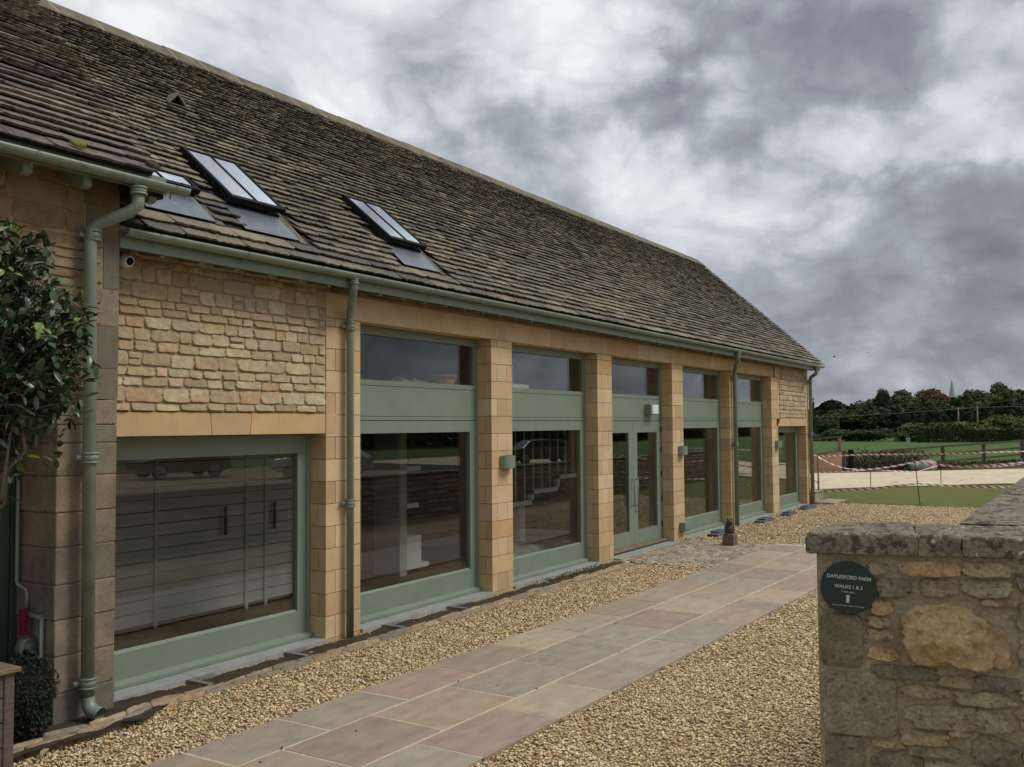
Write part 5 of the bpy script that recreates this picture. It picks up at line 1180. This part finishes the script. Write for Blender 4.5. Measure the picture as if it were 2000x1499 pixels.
FT = [('conifer',152.8,31.6,5.9,1.0,'c',(.016,.026,.016),'dark pointed conifer just right of the barn, smallest and leftmost tree','conifer',G1),
('tree',206.5,39.8,7.3,5.0,0,(.034,.038,.018),'rounded olive green tree on the skyline right of the pointed conifer','tree',G1),
('tree',209.9,34.0,7.3,6.0,1,(.044,.044,.018),'olive yellow tree on the skyline left of the tall ragged pine','tree',G1),
('pine',200.5,30.5,9.9,2.3,'c2',(.018,.026,.016),'tall ragged dark pine standing above its neighbours on the skyline','pine',G1),
('tree',214.0,27.9,9.6,6.2,2,(.028,.038,.020),'broad green skyline tree just right of the tall ragged pine','tree',G1),
('tree',223.1,22.7,10.5,5.6,3,(.052,.032,.016),'reddish brown tree on the skyline left of the church spire','tree',G1),
('tree',226.1,17.8,9.1,4.8,1,(.030,.038,.016),'lower dark green tree on the skyline just right of the church spire','tree',G1),
('tree',222.8,13.7,9.9,4.6,0,(.036,.042,.018),'rounded mid green skyline tree left of the tallest skyline tree','tree',G1),
('tree',225.2,9.7,11.1,5.4,2,(.033,.041,.020),'tallest rounded tree on the skyline near the right edge','tree',G1),
('tree',227.5,5.6,10.0,5.2,3,(.023,.034,.018),'dark tree at the right edge on the skyline','tree',G1),
('tree',163.9,32.7,4.4,4.2,2,(.024,.036,.019),'low dark tree just right of the barn corner under the pointed conifer','tree',G2),
('tree',170.8,30.6,5.9,6.0,0,(.028,.042,.020),'wide dark green tree left of the field opening, behind the timber frame','tree',G2),
('tree',173.2,26.9,5.9,5.4,1,(.020,.031,.017),'very dark tree below the ragged pine beside the field opening','tree',G2),
('tree',180.5,24.6,6.1,5.6,3,(.019,.030,.017),'broad dark tree above the gap where the field shows','tree',G2),
('tree',182.9,20.9,6.9,5.4,2,(.021,.033,.017),'dark rounded tree directly below the reddish tree','tree',G2),
('tree',190.7,17.7,6.4,5.6,1,(.022,.033,.017),'dark tree left of the two utility poles','tree',G2),
('tree',193.2,13.5,6.2,5.4,0,(.020,.030,.016),'dark tree behind the pair of utility poles','tree',G2),
('tree',195.7,9.5,6.9,5.6,3,(.024,.034,.017),'dark tree right of the pair of utility poles','tree',G2),
('tree',198.2,5.2,7.3,5.8,2,(.021,.031,.017),'dark broad tree at the right edge below the skyline','tree',G2),
('bush',128.4,23.6,1.75,3.4,'b0',(.026,.038,.020),'low dark bush just right of the barn at the field edge','bush',G3),
('bush',130.1,20.4,1.9,3.6,'b1',(.022,.033,.018),'rounded dark bush left of the field opening','bush',G3),
('bush',128.2,17.9,1.5,2.0,'b2',(.027,.038,.019),'small dark bush at the left side of the field opening','bush',G3),
('bush',128.2,14.4,1.6,2.4,'b0',(.025,.036,.020),'dark bush at the right side of the field opening','bush',G3),
('bush',134.8,12.4,2.9,3.6,'b1',(.044,.048,.020),'olive bush behind the left end of the clipped hedge','bush',G3),
('bush',130.4,6.7,2.6,3.4,'b2',(.046,.050,.021),'pale olive bush above the clipped hedge below the utility poles','bush',G3),
('bush',136.2,4.6,3.4,4.2,'b0',(.040,.046,.020),'large olive bush above the hedge right of the utility poles','bush',G3),
('bush',140.2,1.3,4.0,4.6,'b1',(.044,.050,.021),'tall olive bush at the right edge above the hedge','bush',G3)]
for i, (nm, x, y, zt, rad, k, col, lb, cat, gr) in enumerate(FT):
    me = {'c': CC, 'c2': CM[3], 'b0': CB[0], 'b1': CB[1], 'b2': CB[2]}.get(k) or CM[k]
    zb = .0 if cat in ('bush',) else .02 if gr == G2 else .25
    if k == 'c': me = CC; zb = .05
    tree(nm, x, y, zt, rad, col, me, lb, cat, zb, gr, i)
FA = [('tree', 60+i*17, -52-7*(i % 3), 5.4+1.0*((i*7) % 3), 4.5) for i in range(5)]
for i, (nm, x, y, zt, rad) in enumerate(FA):
    tree(nm, x, y, zt, rad, (.03,.042,.02), CM[i % 4], 'broad green tree beyond the yard behind the camera, number %s from the near end' % ('one two three four five'.split()[i]), 'tree', .08, 'trees behind the camera', i)
# a dense dark belt at the foot of the wood, so no gaps of field show between the stems
def belt(name, pts, h, th, color, mat, n, ls, kind=None, label=None, cat=None, flat=.0, seed=0):
    g = np.random.default_rng(seed); P_ = []; D_ = []
    seg = [Vector((*p, 0)) for p in pts]; ln = [(b-a).length for a, b in zip(seg[:-1], seg[1:])]; T_ = sum(ln)
    for k in range(n):
        t = g.uniform(0, T_); i = 0
        while t > ln[i] and i < len(ln)-1: t -= ln[i]; i += 1
        d = (seg[i+1]-seg[i]).normalized(); s_ = Vector((-d.y, d.x, 0)); b = seg[i]+d*t
        hh = h*(1+flat*mnoise.noise(Vector((b.x*.3, b.y*.3, seed))))
        f = g.uniform()
        if f < .45: w, z = -th*(1+.12*mnoise.noise(Vector((b.x, b.y, 2)))), g.uniform(0, hh)
        elif f < .6: w, z = th, g.uniform(0, hh)
        else: w, z = g.uniform(-th, th), hh*g.uniform(.93, 1.03)
        P_.append(b+s_*w+Vector((0, 0, z-.05))); D_.append(s_*(-1 if f < .45 else .3)+Vector((0, 0, .6)))
    m = MB()
    for p, d in zip(P_, D_):
        d = (d.normalized()+Vector(g.normal(size=3))*.5).normalized(); t = d.cross(Vector(g.normal(size=3))).normalized()*ls*g.uniform(.5, 1.2); b = d.cross(t)
        m.add([p+t, p+b, p-t, p-b], [(0, 1, 2, 3)])
    o = m.build(name, M[mat], loc=(pts[0][0], pts[0][1], 0)); o.color = (*color, 1); return tag(o, label, cat, None, kind)
belt('far_wood', [(165, 46), (178, 22), (186, 10), (196, -10)], 4.6, 2.5, (.026,.038,.020), 'leaf', 9000, .45, kind='stuff', flat=.5, seed=3)
belt('clipped_hedge', [(121.3, 12.2), (124.5, 6.5), (129.5, -2.0), (134, -9)], 1.36, 1.1, (.034,.044,.020), 'hedge', 12000, .10, label='long clipped dark green hedge along the far side of the field', cat='hedge', flat=.06, seed=5)
belt('wood_across_yard', [(20, -62), (60, -60), (120, -56), (240, -50)], 5.0, 4.0, (.028,.040,.020), 'leaf', 16000, .75, kind='stuff', flat=.35, seed=9)
m = MB()
for z0, z1 in ((6, 16.1),):
    n = 8; vs = [(328.7+2.2*math.cos(2*math.pi*(k+.5)/n), 32.9+2.2*math.sin(2*math.pi*(k+.5)/n), 3.5) for k in range(n)]+[(328.7, 32.9, 16.3)]
    m.add(vs, [(k, (k+1) % n, n) for k in range(n)]+[tuple(range(n))])
    m.box(326.6, 330.8, 30.8, 35.0, -.05, 3.5)
tag(m.build('church_spire', M['spire'], loc=(328.7, 32.9, 0)), 'pale pointed church spire rising above the reddish tree on the skyline', 'church spire')
for (x, y, zt, lb) in ((153.8, 10.8, 4.5, 'wooden utility pole in front of the dark trees, left one of the pair'), (155.3, 8.4, 4.7, 'wooden utility pole in front of the dark trees, right one of the pair')):
    o = thing('utility_pole', (x, y, 0), lb, 'utility pole', 'wooden utility poles before the wood'); m = MB(); m.tube([(x, y, -.05), (x, y, zt)], .10, 8); m.build('pole', M['fencel'], o)
    m = MB(); m.box(x-.05, x+.05, y-.5, y+.5, zt-.35, zt-.25); m.build('crossarm', M['fence'], o)
m = MB(); m.tube([(150, 36, 3.2)]+[(150+3.8*t, 36-25.2*t, 3.2+1.2*t-1.2*t*(1-t)) for t in (.2, .4, .6, .8)]+[(153.8, 10.8, 4.3), (155.3, 8.4, 4.5), (158, -8, 4.6)], .018, 5); tag(m.build('overhead_cable', M['tarp'], loc=(150, 36, 0)), 'thin overhead cable running past the pair of utility poles', 'cable')
m = MB(); m.box(104.9, 105.1, 9.75, 10.05, -.05, .55); m.box(104.88, 105.12, 9.7, 10.1, .551, .72); tag(m.build('marker_post', M['spire'], loc=(105, 9.9, 0), bevel=.03), 'small pale marker post in the field before the hedge end', 'post')
def bird(p, a, lb, s_=1.):
    m = MB(); p = Vector(p); d = Vector((math.sin(a), -math.cos(a), .0)); u_ = Vector((0, 0, 1)); l_ = d.cross(u_)
    m.tube([p-d*.22*s_, p-d*.1*s_, p, p+d*.12*s_, p+d*.2*s_], [.01, .05*s_, .065*s_, .045*s_, .01], 8)
    for k in (-1, 1):
        w0, w1, w2 = p+l_*k*.04, p+l_*k*.28*s_+u_*.16*s_, p+l_*k*.5*s_+u_*.10*s_
        m.add([w0+d*.08, w0-d*.08, w1+d*.07, w1-d*.08, w2-d*.02], [(0, 1, 3, 2), (2, 3, 4)])
        m.add([w0+d*.08-u_*.012, w0-d*.08-u_*.012, w1+d*.07-u_*.012, w1-d*.08-u_*.012, w2-d*.02-u_*.005], [(0, 1, 3, 2), (2, 3, 4)])
    tag(m.build('bird', M['birdm'], loc=tuple(p)), lb, 'bird', 'birds in flight')
bird((139, 25.0, 11.8), .6, 'dark bird flying in the cloudy sky just right of the barn roof', .85)
bird((160, 24.6, 13.6), 2.2, 'fainter bird farther right, high above the distant trees', .8)

# ================================================================== YARD BEHIND THE CAMERA (seen only in the glass)
yw = MB(); yw.box(9.2, 44, -7.35, -7.0, GZ, 1.05, mi=1)
rubble(yw, lambda u, v, w: (u, -7.0+w, v), 9.2, 44, GZ, 1.04, [(.30,.24,.16), (.35,.28,.18), (.25,.20,.14), (.40,.31,.19)], .09, .15, .25, .6, depth=.03, gap=.015, seed=60, na=8)
for k in range(42): x = 9.2+k*.82; lumpy(yw, lambda u, v, w: (u, v, w), x, x+.80, -7.40, -6.95, 1.052, 1.12, step=.2, r=.02, amp=.01, fr=4, col=(.17,.16,.13), seed=k)
tag(yw.build('yard_wall', [M['yardwall'], M['mortard']], loc=(23, -7.2, 0)), 'low dry stone wall running along the far side of the yard', 'stone wall')
def car(x, y, rz, mat, label):
    o = thing('parked_car', (x, y, 0), label, 'car', 'cars parked across the yard'); Mx = Matrix.Translation((x, y, 0)) @ Matrix.Rotation(rz, 4, 'Z')
    def T(a, b, c): v = Mx @ Vector((a, b, c)); return tuple(v)
    side = [(-2.15, .35), (-2.2, .62), (-2.1, .86), (-1.5, .93), (-.95, 1.38), (.35, 1.46), (1.35, 1.40), (1.95, 1.0), (2.15, .92), (2.2, .4), (1.75, .26), (-1.75, .26)]
    m = MB(); n = len(side)
    def W(z): return .88 if z < .95 else .88-.28*(z-.95)/.5
    vs = [T(a, -W(c), c) for a, c in side]+[T(a, W(c), c) for a, c in side]
    m.add(vs, [tuple(range(n))[::-1], tuple(range(n, 2*n))]+[(i, (i+1) % n, n+(i+1) % n, n+i) for i in range(n)]); m.build('body', M[mat], o, bevel=.06)
    for s_ in (-1, 1):
        m = MB(); g_ = [(-1.25, .98), (-.80, 1.32), (.35, 1.39), (1.2, 1.33), (1.6, 1.0)]; m.add([T(a, s_*(W(c)+.012), c) for a, c in g_], [tuple(range(5))]); m.build('side_window', M['black'], o)
    for a in (-1.35, 1.35):
        for s_ in (-1, 1):
            m = MB(); c0, c1 = Vector(T(a, s_*.70, .33)), Vector(T(a, s_*.91, .33)); m.tube([c0, c1], .33, 24); w_ = m.build('wheel', M['tyre'], o, bevel=.02)
            m = MB()
            for k in range(9): an = k*2*math.pi/9; m.tube([T(a+.05*math.cos(an), s_*.92, .33+.05*math.sin(an)), T(a+.21*math.cos(an), s_*.92, .33+.21*math.sin(an))], .016, 4)
            m.tube([T(a+.22*math.cos(2*math.pi*k/20), s_*.92, .33+.22*math.sin(2*math.pi*k/20)) for k in range(21)], .014, 5); m.build('rim', M['chrome'], w_)
    return o
car(29.3, -28.7, R(12), 'cark', 'dark car with bright spoked wheels parked side on across the yard')
car(32.2, -22.4, R(55), 'carw', 'silver car parked nose to the yard wall, nearer than the dark car')
car(50.2, -21.5, R(35), 'cark', 'dark hatchback parked at the far end of the yard')
